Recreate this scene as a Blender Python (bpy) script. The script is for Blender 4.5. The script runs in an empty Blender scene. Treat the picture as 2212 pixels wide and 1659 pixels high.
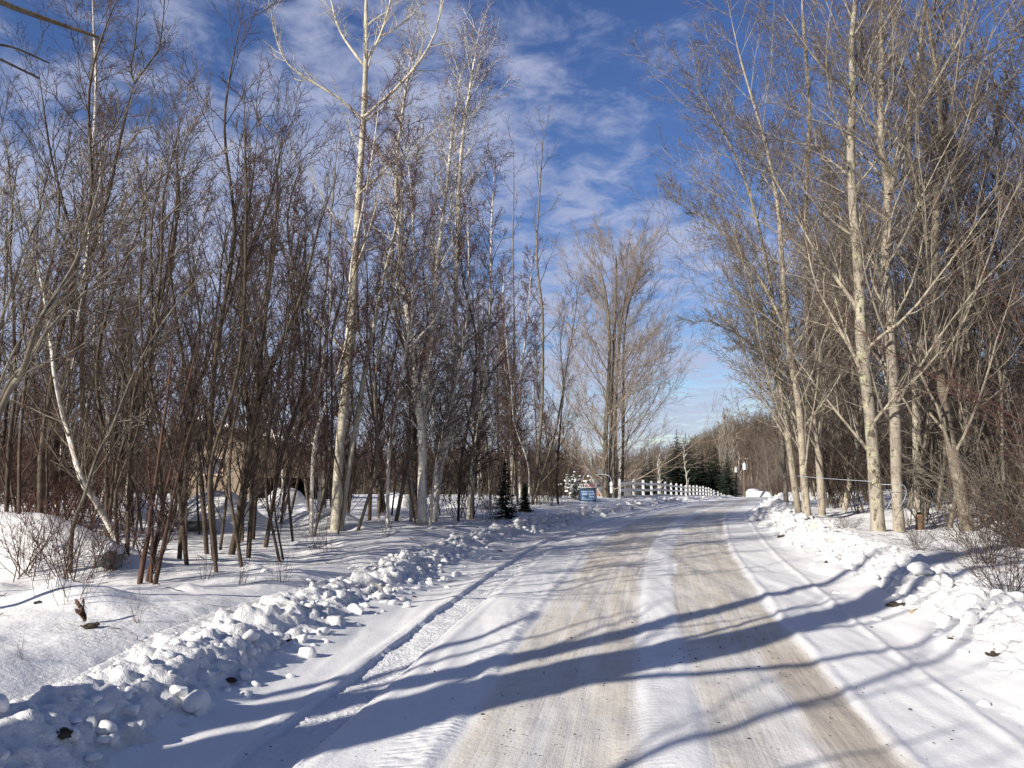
import bpy, bmesh, math
import numpy as np
from mathutils import Vector, Matrix

# ------------------------------------------------------------------ camera, world, sun, exposure
S = bpy.context.scene
COL = S.collection
PITCH = math.radians(6.51)
EYE = np.array([0.0, 0.0, 1.6])
cam_d = bpy.data.cameras.new("camera"); cam = bpy.data.objects.new("camera", cam_d); COL.objects.link(cam)
cam.location = EYE; cam.rotation_euler = (math.pi/2 + PITCH, 0, 0)
cam_d.sensor_width = 36; cam_d.lens = 36*769/1024; cam_d.clip_start = 0.05; cam_d.clip_end = 5000
S.camera = cam

SUN_EL = math.radians(25)
SUN_H = (0.762, 0.648)            # the way sunlight travels over the ground
world = bpy.data.worlds.new("World"); S.world = world; world.use_nodes = True
wt = world.node_tree; wt.nodes.clear()
def wn(t, **k):
    n = wt.nodes.new(t)
    for a, v in k.items(): setattr(n, a, v)
    return n
sky = wn('ShaderNodeTexSky', sky_type='NISHITA', sun_disc=False, sun_elevation=SUN_EL,
         sun_rotation=math.radians(229.6), air_density=1.0, dust_density=0.0, ozone_density=3.0)
hs = wn('ShaderNodeHueSaturation'); hs.inputs['Hue'].default_value = 0.517; hs.inputs['Saturation'].default_value = 1.16; hs.inputs['Value'].default_value = 1.3
wt.links.new(sky.outputs[0], hs.inputs['Color'])
tc = wn('ShaderNodeTexCoord'); sp = wn('ShaderNodeSeparateXYZ'); wt.links.new(tc.outputs['Generated'], sp.inputs[0])
def wm(op, a, b=None, c=None):
    n = wn('ShaderNodeMath', operation=op)
    for i, x in enumerate((a, b, c)):
        if x is None: continue
        if isinstance(x, (int, float)): n.inputs[i].default_value = x
        else: wt.links.new(x, n.inputs[i])
    return n.outputs[0]
zz = wm('ADD', wm('MAXIMUM', sp.outputs[2], 0.0), 0.10)
cb = wn('ShaderNodeCombineXYZ')
wt.links.new(wm('DIVIDE', sp.outputs[0], zz), cb.inputs[0]); wt.links.new(wm('DIVIDE', sp.outputs[1], zz), cb.inputs[1])
mp = wn('ShaderNodeMapping'); mp.inputs['Rotation'].default_value = (0, 0, 0.2); mp.inputs['Scale'].default_value = (1.0, 1.0, 1)
mp.inputs['Location'].default_value = (3.1, 1.7, 0)
wt.links.new(cb.outputs[0], mp.inputs[0])
n1 = wn('ShaderNodeTexNoise'); n1.inputs['Scale'].default_value = 1.3; n1.inputs['Detail'].default_value = 3; n1.inputs['Roughness'].default_value = .5
n2 = wn('ShaderNodeTexNoise'); n2.inputs['Scale'].default_value = 7.5; n2.inputs['Detail'].default_value = 7; n2.inputs['Roughness'].default_value = .62; n2.inputs['Distortion'].default_value = .35
for n in (n1, n2): wt.links.new(mp.outputs[0], n.inputs['Vector'])
low = wm('SUBTRACT', 1.0, wm('MINIMUM', wm('MULTIPLY', sp.outputs[2], 1.9), 1.0))       # more cloud low down
leftw = wm('MULTIPLY', sp.outputs[0], -0.26)                                             # and to the left
cl = wm('ADD', wm('ADD', wm('MULTIPLY', n1.outputs[0], .75), wm('MULTIPLY', n2.outputs[0], .80)), wm('ADD', wm('MULTIPLY', low, .34), leftw))
rp = wn('ShaderNodeMapRange', interpolation_type='SMOOTHSTEP'); rp.inputs['From Min'].default_value = .75; rp.inputs['From Max'].default_value = 1.09
rp.inputs['To Max'].default_value = .80
wt.links.new(cl, rp.inputs['Value'])
mx = wn('ShaderNodeMixRGB'); wt.links.new(rp.outputs[0], mx.inputs[0]); wt.links.new(hs.outputs[0], mx.inputs[1])
mx.inputs[2].default_value = (5.4, 5.85, 7.9, 1)
bg = wn('ShaderNodeBackground'); bg.inputs['Strength'].default_value = 0.064
wo = wn('ShaderNodeOutputWorld'); # added dimming of the unseen sky behind the camera, to deepen the shadows
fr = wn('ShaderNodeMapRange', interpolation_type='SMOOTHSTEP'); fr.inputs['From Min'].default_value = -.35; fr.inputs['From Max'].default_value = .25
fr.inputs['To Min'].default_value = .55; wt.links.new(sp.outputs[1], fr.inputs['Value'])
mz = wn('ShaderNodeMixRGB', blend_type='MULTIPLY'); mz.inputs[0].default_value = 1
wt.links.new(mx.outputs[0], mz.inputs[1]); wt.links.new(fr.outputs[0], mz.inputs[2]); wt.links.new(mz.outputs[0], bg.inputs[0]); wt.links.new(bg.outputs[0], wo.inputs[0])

sun_d = bpy.data.lights.new("sun", 'SUN'); sun_d.energy = 4.7; sun_d.angle = math.radians(.53); sun_d.color = (1, .93, .82)
sun = bpy.data.objects.new("sun", sun_d); COL.objects.link(sun)
sun.rotation_euler = Vector((SUN_H[0]*math.cos(SUN_EL), SUN_H[1]*math.cos(SUN_EL), -math.sin(SUN_EL))).to_track_quat('-Z', 'Y').to_euler()
V = S.view_settings
V.view_transform = 'Standard'; V.look = 'None'; V.exposure = 0.50; V.gamma = 1; V.use_curve_mapping = False
S.cycles.max_bounces = 5; S.cycles.diffuse_bounces = 2; S.cycles.glossy_bounces = 1
rng = np.random.default_rng(11)

# ------------------------------------------------------------------ scene helpers
def tag(o, label=None, cat=None, group=None, kind=None):
    if label: o['label'] = label
    if cat: o['category'] = cat
    if group: o['group'] = group
    if kind: o['kind'] = kind
    return o
def empty(name, loc, rz=0.0):
    o = bpy.data.objects.new(name, None); COL.objects.link(o); o.location = [float(c) for c in loc]; o.rotation_euler = (0, 0, rz)
    o.empty_display_size = .1
    return o
def mesh_np(name, v, f, mats=(), midx=None, smooth=True, parent=None, loc=None, uv=None):
    """v (n,3), f (m,k) -> linked object"""
    me = bpy.data.meshes.new(name); v = np.asarray(v, np.float32); f = np.asarray(f, np.int32); m, k = f.shape
    me.vertices.add(len(v)); me.vertices.foreach_set('co', v.ravel())
    me.loops.add(m*k); me.loops.foreach_set('vertex_index', f.ravel())
    me.polygons.add(m); me.polygons.foreach_set('loop_start', np.arange(0, m*k, k, dtype=np.int32))
    me.polygons.foreach_set('use_smooth', np.full(m, smooth))
    if midx is not None: me.polygons.foreach_set('material_index', np.asarray(midx, np.int32))
    for q in mats: me.materials.append(q)
    if uv is not None:
        l = me.uv_layers.new(name='UVMap'); l.data.foreach_set('uv', np.asarray(uv, np.float32)[f.ravel()].ravel())
    me.update(calc_edges=True)
    o = bpy.data.objects.new(name, me); COL.objects.link(o)
    if parent is not None: o.parent = parent
    if loc is not None: o.location = [float(c) for c in loc]
    return o
def from_bm(name, bm, mat, parent=None, loc=None, smooth=False):
    me = bpy.data.meshes.new(name); bmesh.ops.recalc_face_normals(bm, faces=bm.faces); bm.to_mesh(me); bm.free()
    for m in (mat if isinstance(mat, (list, tuple)) else [mat]): me.materials.append(m)
    if smooth:
        for p in me.polygons: p.use_smooth = True
    o = bpy.data.objects.new(name, me); COL.objects.link(o)
    if parent is not None: o.parent = parent
    if loc is not None: o.location = [float(c) for c in loc]
    return o
def copy_tree(o, parent=None):
    c = o.copy(); COL.objects.link(c); c.parent = parent
    for ch in o.children: copy_tree(ch, c)
    return c
def bbox(bm, c, s, rot=None, bev=0.0):
    M = Matrix.Translation(c) @ (rot if rot else Matrix()) @ Matrix.Diagonal((*s, 1))
    r = bmesh.ops.create_cube(bm, size=1, matrix=M)
    if bev: bmesh.ops.bevel(bm, geom=list({e for v in r['verts'] for e in v.link_edges}), offset=bev, segments=2, affect='EDGES')
    return r['verts']
def bcyl(bm, c, r1, r2, h, seg=16, rot=None):
    M = Matrix.Translation(c) @ (rot if rot else Matrix())
    return bmesh.ops.create_cone(bm, cap_ends=True, segments=seg, radius1=r1, radius2=r2, depth=h, matrix=M)['verts']

# image geometry: px, py in the 2212 x 1659 picture I measured in; a trunk drawn at a distance gets its real place and size
KP = 1024/2212.0
def ray(px, py):
    cx = (px*KP - 512)/769; cy = (384 - py*KP)/769
    return np.array([cx, math.cos(PITCH) - cy*math.sin(PITCH), math.sin(PITCH) + cy*math.cos(PITCH)])
def at(px, py, Y):
    d = ray(px, py); return EYE + d*(Y/d[1])
def project(p):
    q = np.asarray(p) - EYE; c, s = math.cos(PITCH), math.sin(PITCH)
    fy = q[..., 1]*c + q[..., 2]*s; uy = -q[..., 1]*s + q[..., 2]*c
    return (512 + 769*q[..., 0]/fy)/KP, (384 - 769*uy/fy)/KP

# ------------------------------------------------------------------ noise and terrain
def hash2(ix, iy, seed):
    h = (ix.astype(np.int64)*374761393 + iy.astype(np.int64)*668265263 + seed*1442695041) & 0xffffffff
    h = ((h ^ (h >> 13))*1274126177) & 0xffffffff
    return ((h ^ (h >> 16)) & 0xffff)/65535.0
def vnoise(x, y, seed=0):
    ix = np.floor(x); iy = np.floor(y); fx = x-ix; fy = y-iy
    fx = fx*fx*fx*(fx*(fx*6-15)+10); fy = fy*fy*fy*(fy*(fy*6-15)+10)
    a = hash2(ix, iy, seed); b = hash2(ix+1, iy, seed); c = hash2(ix, iy+1, seed); d = hash2(ix+1, iy+1, seed)
    return (a*(1-fx)+b*fx)*(1-fy) + (c*(1-fx)+d*fx)*fy - .5
def fbm(x, y, sc, oc=4, seed=0, g=.5):
    s = 0; a = 1.0
    for o in range(oc):
        s = s + a*vnoise(x/sc, y/sc, seed+o*17); a *= g; sc = sc*.5
    return s
def sm(x, a, b):
    t = np.clip((x-a)/(b-a), 0, 1); return t*t*(3-2*t)
yy = np.arange(-80, 200, .25)
Lk = np.interp(yy, [-80, -20, 0, 6.3, 12.1, 18, 24.6, 32, 43.4, 60, 78, 92, 110, 140, 200], [-14.5, -5.8, -2.9, -2.0, -1.2, -.1, 1.75, 4.9, 10.0, 16.6, 22.2, 26.2, 30.5, 37, 50])
Rk = np.interp(yy, [-80, -20, 0, 5.4, 8.1, 15.7, 29.5, 43, 60, 78, 92, 110, 140, 200], [-12, 0, 2.75, 3.7, 4.2, 5.9, 9.4, 14.3, 21, 26.7, 31, 35.5, 42.5, 56])
ker = np.exp(-np.linspace(-2, 2, 25)**2); ker /= ker.sum()
def smooth1(a): return np.convolve(np.pad(a, 12, mode='reflect', reflect_type='odd'), ker, mode='valid')
Lk, Rk = smooth1(Lk), smooth1(Rk)
def Lx(y): return np.interp(y, yy, Lk)
def Rx(y): return np.interp(y, yy, Rk)
def drop(y):
    y = np.asarray(y, float)
    d = .03*np.clip(y-46, 0, None) + .0*y
    d = d + .05*np.clip(y-93, 0, None)
    return -np.minimum(d, 4.2)*1.0
TUSS = np.c_[rng.uniform(-16, 2, 320), rng.uniform(4, 26, 320), rng.uniform(.02, .085, 320), rng.uniform(.06, .2, 320)]
MOUNDS = [(-6.9, 10.6, .72, 1.6, .8), (-6.3, 16.6, .75, .95, .8), (-4.2, 17.6, .35, .8, .6), (-9.5, 15.0, .5, 1.6, 1.2), (-4.2, 7.6, .17, .55, .35)]
def hill(x, y):
    r = np.hypot(x, y); az = np.degrees(np.arctan2(x, np.maximum(y, 1e-3)))
    H = np.interp(az, [-60, -35, -10, 5, 9, 13, 16, 19, 25, 40, 60], [15, 12, 5, 3.5, 4.5, 10, 20, 25, 27, 27, 20])
    H = np.where(y > 0, H, 4)
    return H*sm(r, 150, 400)
def gz(x, y, detail=False):
    x = np.asarray(x, float); y = np.asarray(y, float)
    dl = Lx(y)-x; dr = x-Rx(y); r = np.hypot(x, y)
    z = drop(y) + hill(x, y)
    zl = .30*sm(dl, .2, 1.5)*(1-.75*sm(y, 30, 46)) + -.22*sm(dl, 2, 9)*sm(y, 30, 46) + .22*sm(dl, 2.0, 9) + .18*sm(dl, 9, 30)
    zr = .34*sm(dr, .2, 1.4) + .20*sm(dr, 2.0, 8) + .8*sm(dr, 8, 30)
    off = np.maximum(sm(dl, .3, 1.8), sm(dr, .3, 1.8))
    z = z + zl + zr
    z = z + off*.16*fbm(x, y, 3.2, 3, 5)*(1-sm(r, 60, 140))
    for mxx, myy, h, sx, sy in MOUNDS:
        z = z + h*np.exp(-(((x-mxx)/sx)**2 + ((y-myy)/sy)**2)**1.4)
    if detail:
        z = z + off*(.07*fbm(x, y, .9, 4, 9))*(1-sm(r, 40, 80))
        near = (r < 34)
        if near.any():
            xs = x[near]; ys = y[near]; add = np.zeros_like(xs)
            for tx, ty, th, tw in TUSS:
                q = ((xs-tx)**2 + (ys-ty)**2)/(tw*tw)
                k = q < 9
                if k.any(): add[k] += th*np.exp(-q[k])
            z[near] += add*off[near]
        inside = (dl < 0.12) & (dr < 0.12)
        z = z - .07*inside
    return z
def hit(px, py):
    d = ray(px, py); t = np.concatenate([np.arange(2, 80, .02), np.arange(80, 200, .2)])
    p = EYE + d*t[:, None]
    k = np.argmax(p[:, 2] < gz(p[:, 0], p[:, 1]))
    return p[k]

# ------------------------------------------------------------------ materials
def mat(name):
    m = bpy.data.materials.new(name); m.use_nodes = True; t = m.node_tree; b = t.nodes['Principled BSDF']
    return m, t, b
class NT:
    def __init__(s, t): s.t = t
    def n(s, ty, **k):
        q = s.t.nodes.new(ty)
        for a, v in k.items(): setattr(q, a, v)
        return q
    def l(s, a, b): s.t.links.new(a, b)
    def math(s, op, a, b=None, clamp=False):
        q = s.n('ShaderNodeMath', operation=op); q.use_clamp = clamp
        for i, x in enumerate((a, b)):
            if x is None: continue
            if isinstance(x, (int, float)): q.inputs[i].default_value = x
            else: s.l(x, q.inputs[i])
        return q.outputs[0]
    def noise(s, vec, scale, detail=4, rough=.55, stretch=None, dist=0):
        if stretch is not None:
            mpn = s.n('ShaderNodeMapping'); mpn.inputs['Scale'].default_value = stretch; s.l(vec, mpn.inputs[0]); vec = mpn.outputs[0]
        q = s.n('ShaderNodeTexNoise'); q.inputs['Scale'].default_value = scale; q.inputs['Detail'].default_value = detail
        q.inputs['Roughness'].default_value = rough; q.inputs['Distortion'].default_value = dist
        s.l(vec, q.inputs['Vector']); return q.outputs[0]
    def ramp(s, v, a, b, lo=0., hi=1.):
        q = s.n('ShaderNodeMapRange', interpolation_type='SMOOTHSTEP')
        for k, x in zip(('From Min', 'From Max', 'To Min', 'To Max'), (a, b, lo, hi)): q.inputs[k].default_value = x
        s.l(v, q.inputs['Value']); return q.outputs[0]
    def mix(s, f, a, b):
        q = s.n('ShaderNodeMixRGB')
        for i, x in enumerate((f, a, b)):
            if isinstance(x, (int, float)): q.inputs[i].default_value = x
            elif isinstance(x, tuple): q.inputs[i].default_value = (*x, 1)
            else: s.l(x, q.inputs[i])
        return q.outputs[0]
    def bump(s, h, strength, dist, b):
        q = s.n('ShaderNodeBump'); q.inputs['Strength'].default_value = strength; q.inputs['Distance'].default_value = dist
        s.l(h, q.inputs['Height']); s.l(q.outputs[0], b.inputs['Normal'])
SNOW = (.86, .87, .90)
def snow_mat(name, dirt=0.0, bump=.5, k=1.0):
    m, t, b = mat(name); N = NT(t); g = N.n('ShaderNodeNewGeometry').outputs['Position']
    c = N.mix(N.ramp(N.noise(g, 1.3, 4), .35, .7), (.85*k, .845*k, .85*k), (.90*k, .895*k, .89*k))
    if dirt:
        c = N.mix(N.math('MULTIPLY', N.ramp(N.noise(g, .8, 4, .6), .57, .70), dirt*.7), c, (.62, .54, .42))
        spk = N.ramp(N.noise(g, 9, 6, .75), .66, .71)
        c = N.mix(N.math('MULTIPLY', spk, dirt), c, (.16, .12, .08))
    N.l(c, b.inputs['Base Color']); b.inputs['Roughness'].default_value = .62
    b.inputs['Specular IOR Level'].default_value = .3
    h = N.math('ADD', N.noise(g, 14, 6, .62), N.math('MULTIPLY', N.noise(g, 90, 3), .25))
    N.bump(h, bump, .035, b)
    return m
M_SNOW = snow_mat('snow field', 0, .45)
def litter(m):
    t = m.node_tree; N = NT(t); b = t.nodes['Principled BSDF']; old = b.inputs['Base Color'].links[0].from_socket
    g = N.n('ShaderNodeNewGeometry').outputs['Position']; d = N.n('ShaderNodeVectorMath', operation='LENGTH'); N.l(g, d.inputs[0])
    n = N.noise(g, .06, 4, .6); f = N.math('MULTIPLY', N.ramp(d.outputs['Value'], 135, 185), N.ramp(n, .30, .42))
    N.l(N.mix(f, old, N.mix(N.noise(g, .5, 4, .7), (.10, .075, .055), (.20, .155, .12))), b.inputs['Base Color'])
litter(M_SNOW); M_BANK = snow_mat('ploughed snow', .8, .9, .94); M_CHUNK = snow_mat('snow lump', .12, .6)

def road_mat():
    m, t, b = mat('packed snow road'); N = NT(t)
    uv = N.n('ShaderNodeUVMap').outputs[0]; s = N.n('ShaderNodeSeparateXYZ'); N.l(uv, s.inputs[0])
    U0, Vv = s.outputs[0], s.outputs[1]                      # u across 0..1, v metres along
    wob = N.math('MULTIPLY', N.math('SUBTRACT', N.noise(uv, .16, 2, .5, (0.2, 1, 1)), .5), .05)
    U = N.math('ADD', U0, wob)
    edge = N.math('MULTIPLY', N.math('SUBTRACT', N.noise(uv, 1.0, 5, .65, (26, .5, 1)), .5), .045)
    Ue = N.math('ADD', U, edge)
    def band(a, b_, w=.012, src=None):
        src = src or Ue
        return N.math('MULTIPLY', N.ramp(src, a-w, a+w), N.ramp(src, b_-w, b_+w, 1, 0))
    streak = N.noise(uv, 1.0, 5, .6, (48, .22, 1)); streak2 = N.noise(uv, 1.0, 4, .6, (14, .12, 1)); blot = N.noise(uv, 1.0, 4, .6, (5, .7, 1))
    grain = N.noise(uv, 1.0, 3, .7, (420, 70, 1))
    fine = N.noise(uv, 1.0, 4, .75, (170, 28, 1))
    base = N.mix(N.ramp(blot, .3, .7), (.80, .80, .805), (.87, .87, .87))
    bl = band(.328, .508, .013); br = band(.583, .762, .009)
    amt = N.math('MULTIPLY', N.math('ADD', bl, br, True), N.ramp(N.math('ADD', N.math('MULTIPLY', streak, .6), N.math('MULTIPLY', streak2, .55)), .38, .64, .22, 1.0))
    amt = N.math('MULTIPLY', amt, N.math('MULTIPLY', N.ramp(Vv, 3.5, 9.5, .72, 1.), N.ramp(N.noise(uv, 1.0, 4, .6, (7, .35, 1)), .30, .60, .62, 1.0)))
    tan = N.mix(N.ramp(blot, .35, .65), (.53, .46, .35), (.63, .57, .465))
    mott = N.noise(uv, 1.0, 6, .72, (46, 7.5, 1))
    amt = N.math('MULTIPLY', amt, N.ramp(mott, .36, .60, .72, 1.0))
    c = N.mix(N.math('MULTIPLY', amt, .95), base, tan)
    c = N.mix(N.math('MULTIPLY', N.math('MULTIPLY', N.ramp(N.noise(uv, 1.0, 5, .75, (95, 16, 1)), .55, .68), amt), .35), c, (.42, .37, .31))
    # the browner outer wheel path on the right, fading along the road
    bb = N.math('MULTIPLY', band(.695, .765, .008), N.ramp(N.math('ADD', N.noise(uv, 1.0, 3, .5, (6, .12, 1)), N.ramp(Vv, 3.0, 9., .24, -.10)), .38, .62))
    c = N.mix(N.math('MULTIPLY', bb, .62), c, N.mix(N.ramp(streak, .35, .65), (.40, .315, .225), (.53, .45, .35)))
    # grey worn ice between
    gb = N.math('MULTIPLY', band(.36, .70, .05), N.math('MULTIPLY', N.ramp(N.noise(uv, 1.0, 5, .65, (9, 1.1, 1)), .42, .68), N.ramp(Vv, 4, 11, 1.3, .35)))
    c = N.mix(N.math('MULTIPLY', gb, .30), c, (.50, .50, .50))
    # grit
    c = N.mix(N.math('MULTIPLY', N.math('MULTIPLY', N.ramp(fine, .56, .72), N.math('ADD', amt, .10, True)), .42), c, (.33, .27, .20))
    c = N.mix(N.math('MULTIPLY', N.math('MULTIPLY', N.ramp(grain, .58, .75), N.math('ADD', amt, .06, True)), .40), c, (.16, .13, .10))
    # clean churned tyre track on the left
    tt = band(.125, .187, .010)
    c = N.mix(N.math('MULTIPLY', tt, .8), c, (.88, .885, .90))
    N.l(c, b.inputs['Base Color']); N.l(N.mix(amt, (.6, .6, .6), (.5, .5, .5)), b.inputs['Roughness']); b.inputs['Specular IOR Level'].default_value = .3
    ch = N.n('ShaderNodeTexVoronoi'); mpn = N.n('ShaderNodeMapping'); mpn.inputs['Scale'].default_value = (230, 34, 1); N.l(uv, mpn.inputs[0]); N.l(mpn.outputs[0], ch.inputs['Vector']); ch.inputs['Scale'].default_value = 1
    side = band(.268, .318, .008)
    rib = N.n('ShaderNodeTexWave'); rib.inputs['Scale'].default_value = 1; rib.inputs['Distortion'].default_value = 9.0; rib.inputs['Detail'].default_value = 3
    mpr = N.n('ShaderNodeMapping'); mpr.inputs['Scale'].default_value = (12, 4.6, 1); mpr.inputs['Rotation'].default_value = (0, 0, 1.2); N.l(uv, mpr.inputs[0]); N.l(mpr.outputs[0], rib.inputs['Vector'])
    h = N.math('ADD', N.math('MULTIPLY', N.math('MULTIPLY', N.math('ADD', N.math('MULTIPLY', ch.outputs['Distance'], .35), N.noise(uv, 1.0, 5, .75, (150, 22, 1))), tt), .8), N.math('MULTIPLY', streak, N.math('MULTIPLY', amt, .5)))
    h = N.math('ADD', h, N.math('MULTIPLY', fine, .22))
    h = N.math('ADD', h, N.math('MULTIPLY', N.math('MULTIPLY', rib.outputs[1], N.math('ADD', side, N.math('MULTIPLY', band(.49, .545, .012), .4))), .16))
    N.bump(h, .9, .03, b)
    return m
M_ROAD = road_mat()

def bark(name, base, alt, spots, spot_amt=.5, band=0.0, lichen=None, lich=.0, rough=.85, scale=1.0):
    m, t, b = mat(name); N = NT(t); o = N.n('ShaderNodeTexCoord').outputs['Object']
    inf = N.n('ShaderNodeObjectInfo').outputs['Random']
    c = N.mix(N.ramp(N.noise(o, 5*scale, 5, .6, (1, 1, .35)), .35, .65), base, alt)
    if lichen: c = N.mix(N.math('MULTIPLY', N.ramp(N.noise(o, 3.5, 5, .65), .50, .60), lich), c, lichen)
    if spot_amt: c = N.mix(N.math('MULTIPLY', N.ramp(N.noise(o, 9*scale, 6, .7, (1, 1, .5)), .53, .61), spot_amt), c, spots)
    if band:
        w = N.ramp(N.noise(o, 7, 5, .7, (.35, .35, 3.2)), .57, .63)
        c = N.mix(N.math('MULTIPLY', w, band), c, spots)
    c = N.mix(1.0, c, N.mix(inf, (.86, .86, .86), (1.1, 1.08, 1.05))); t.nodes[-1].blend_type = 'MULTIPLY' if False else 'MIX'
    N.l(c, b.inputs['Base Color'])
    return m, t, b, N, o
def bark_mat(*a, **k):
    m, t, b, N, o = bark(*a, **k)
    # undo the last plain mix: multiply by the per-tree tint
    q = b.inputs['Base Color'].links[0].from_node; q.blend_type = 'MULTIPLY'
    b.inputs['Roughness'].default_value = .85; b.inputs['Specular IOR Level'].default_value = .2
    h = N.math('ADD', N.noise(o, 10, 6, .7, (1, 1, .25)), N.math('MULTIPLY', N.noise(o, 45, 4, .6, (1, 1, .5)), .4))
    N.bump(h, .8, .02, b)
    return m
B_ASPEN = bark_mat('aspen bark', (.60, .56, .46), (.47, .43, .34), (.09, .075, .06), .35, .6)
B_BIRCH = bark_mat('birch bark', (.72, .69, .63), (.58, .54, .48), (.05, .042, .038), .4, .75)
B_MAPLE = bark_mat('maple bark', (.42, .375, .31), (.25, .22, .18), (.075, .063, .052), .9, .35, (.47, .47, .30), .65)
B_MAPLE2 = bark_mat('smooth maple bark', (.40, .355, .295), (.27, .235, .195), (.08, .066, .055), .8, .55, (.44, .42, .29), .45)
B_DARK = bark_mat('dark bark', (.10, .075, .056), (.06, .046, .036), (.05, .042, .035), .5, 0, (.22, .20, .15), .35)
B_GREY = bark_mat('grey bark', (.20, .175, .14), (.12, .10, .08), (.07, .06, .05), .5, .25, (.31, .30, .23), .4)
B_RED = bark_mat('red bark', (.115, .062, .048), (.08, .05, .04), (.06, .04, .03), .3)
def twig_mat(name, a, b2):
    m, t, b = mat(name); N = NT(t); g = N.n('ShaderNodeTexCoord').outputs['Object']
    N.l(N.mix(N.ramp(N.noise(g, 1.2, 3), .35, .65), a, b2), b.inputs['Base Color']); b.inputs['Roughness'].default_value = .75; b.inputs['Specular IOR Level'].default_value = .25
    return m
T_BROWN = twig_mat('brown twigs', (.092, .060, .048), (.066, .046, .039))
T_DARK = twig_mat('dark twigs', (.062, .045, .038), (.042, .032, .028))
T_TAN = twig_mat('tan twigs', (.30, .26, .205), (.19, .16, .125))
T_FAWN = twig_mat('fawn twigs', (.33, .27, .215), (.24, .195, .155))
T_GREYL = twig_mat('grey twigs', (.40, .36, .30), (.29, .26, .21))
T_TIP = twig_mat('dark maple twigs', (.175, .138, .112), (.105, .085, .072))
T_RED = twig_mat('red twigs', (.108, .056, .048), (.078, .045, .040))
T_BIRCH = twig_mat('birch twigs', (.125, .075, .066), (.09, .058, .052))
def plain(name, col, rough=.6, metal=0., noise=.18, sc=6.):
    m, t, b = mat(name); N = NT(t); g = N.n('ShaderNodeTexCoord').outputs['Object']
    d = tuple(c*(1-noise) for c in col); e = tuple(min(1, c*(1+noise)) for c in col)
    N.l(N.mix(N.noise(g, sc, 5, .6), d, e), b.inputs['Base Color']); b.inputs['Roughness'].default_value = rough; b.inputs['Metallic'].default_value = metal
    return m
def wood(name, col, sx=(14, 14, .8)):
    m, t, b = mat(name); N = NT(t); g = N.n('ShaderNodeTexCoord').outputs['Object']
    d = tuple(c*.6 for c in col)
    N.l(N.mix(N.noise(g, 2, 5, .6, sx), d, col), b.inputs['Base Color']); b.inputs['Roughness'].default_value = .8
    return m
M_WHITE = plain('white paint', (.80, .80, .78), .45, 0, .05)
M_ROCK = plain('granite', (.17, .165, .16), .85, 0, .5, 7)
M_SOIL = plain('frozen soil', (.055, .042, .03), .95, 0, .6, 30)
M_DEAD = plain('dead fern', (.11, .06, .038), .9, 0, .4, 20)
M_STRAW = plain('dead grass', (.33, .24, .14), .9, 0, .3, 20)
M_NEEDLE = plain('spruce needles', (.026, .042, .026), .8, 0, .5, 5)
M_NEEDLE2 = plain('snow dusted needles', (.09, .11, .07), .8, 0, .6, 4)
M_TUBE = plain('blue tubing', (.42, .47, .55), .35, 0, .05)
M_POLE = wood('pole wood', (.16, .11, .075))
M_STEEL = plain('galvanised steel', (.62, .63, .64), .4, .2, .06)

# ------------------------------------------------------------------ ground, road, banks
def polar_ground():
    az = np.concatenate([np.linspace(-180, -48, 60, endpoint=False), np.linspace(-48, 48, 760, endpoint=False), np.linspace(48, 180, 60)])
    r = np.concatenate([[.4, 1.0], np.geomspace(1.6, 60, 560, endpoint=False), np.geomspace(60, 1600, 110)])
    A, R = np.meshgrid(np.radians(az), r); X = R*np.sin(A); Y = R*np.cos(A)
    Z = gz(X.ravel(), Y.ravel(), True).reshape(X.shape)
    n, m = X.shape; i = np.arange(n*m).reshape(n, m)
    f = np.stack([i[:-1, :-1], i[:-1, 1:], i[1:, 1:], i[1:, :-1]], -1).reshape(-1, 4)
    return mesh_np('snowy_ground', np.stack([X, Y, Z], -1).reshape(-1, 3), f, [M_SNOW])
tag(polar_ground(), 'snow covered ground beside the road', kind='structure')

def road():
    v = np.concatenate([np.linspace(-30, 2, 60, endpoint=False), np.geomspace(2, 60, 900, endpoint=False), np.linspace(60, 150, 150)])
    u = np.linspace(-.02, 1.02, 261); U, Y = np.meshgrid(u, v); L = Lx(Y); R = Rx(Y); X = L + U*(R-L); W = R-L
    Z = drop(Y) + .02*np.sin(np.pi*np.clip(U, 0, 1))
    near = 1 - sm(Y, 35, 60)
    wob = .004*fbm(Y, Y*0, 3, 2, 3)
    def bnd(a, b, w): return sm(U+wob, a-w, a+w)*(1-sm(U+wob, b-w, b+w))
    Z = Z - near*(.036*bnd(.125, .187, .003) + .014*bnd(.318, .515, .01) + .016*bnd(.578, .762, .01))
    Z = Z + near*(.014*bnd(.105, .122, .008) + .010*bnd(.20, .214, .005) + .008*bnd(.30, .316, .008) + .012*bnd(.768, .782, .005))
    Z = Z + near*bnd(.125, .187, .008)*(.013*vnoise(X/.03, Y/.03, 4)+.02*fbm(X, Y, .3, 3, 14)) + near*bnd(.268, .318, .01)*.012*vnoise(X/.035, Y/.05, 6)
    Z = Z + near*.02*fbm(X, Y, .9, 4, 21) + near*.03*fbm(X*2.2, Y*.18, .8, 3, 31)
    Z = Z + .10*sm(U, .93, 1.02) + .08*(1-sm(U, -.02, .06))
    # a shallow ridge from the plough blade on the right
    Z = Z + near*.02*np.exp(-((U+wob*2-.895)/.008)**2)
    n, m = X.shape; i = np.arange(n*m).reshape(n, m)
    f = np.stack([i[:-1, :-1], i[:-1, 1:], i[1:, 1:], i[1:, :-1]], -1).reshape(-1, 4)
    return mesh_np('snowy_road', np.stack([X, Y, Z], -1).reshape(-1, 3), f, [M_ROAD], uv=np.stack([U, Y], -1).reshape(-1, 2))
tag(road(), 'snow packed road with tan sanded wheel paths', kind='structure')

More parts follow.
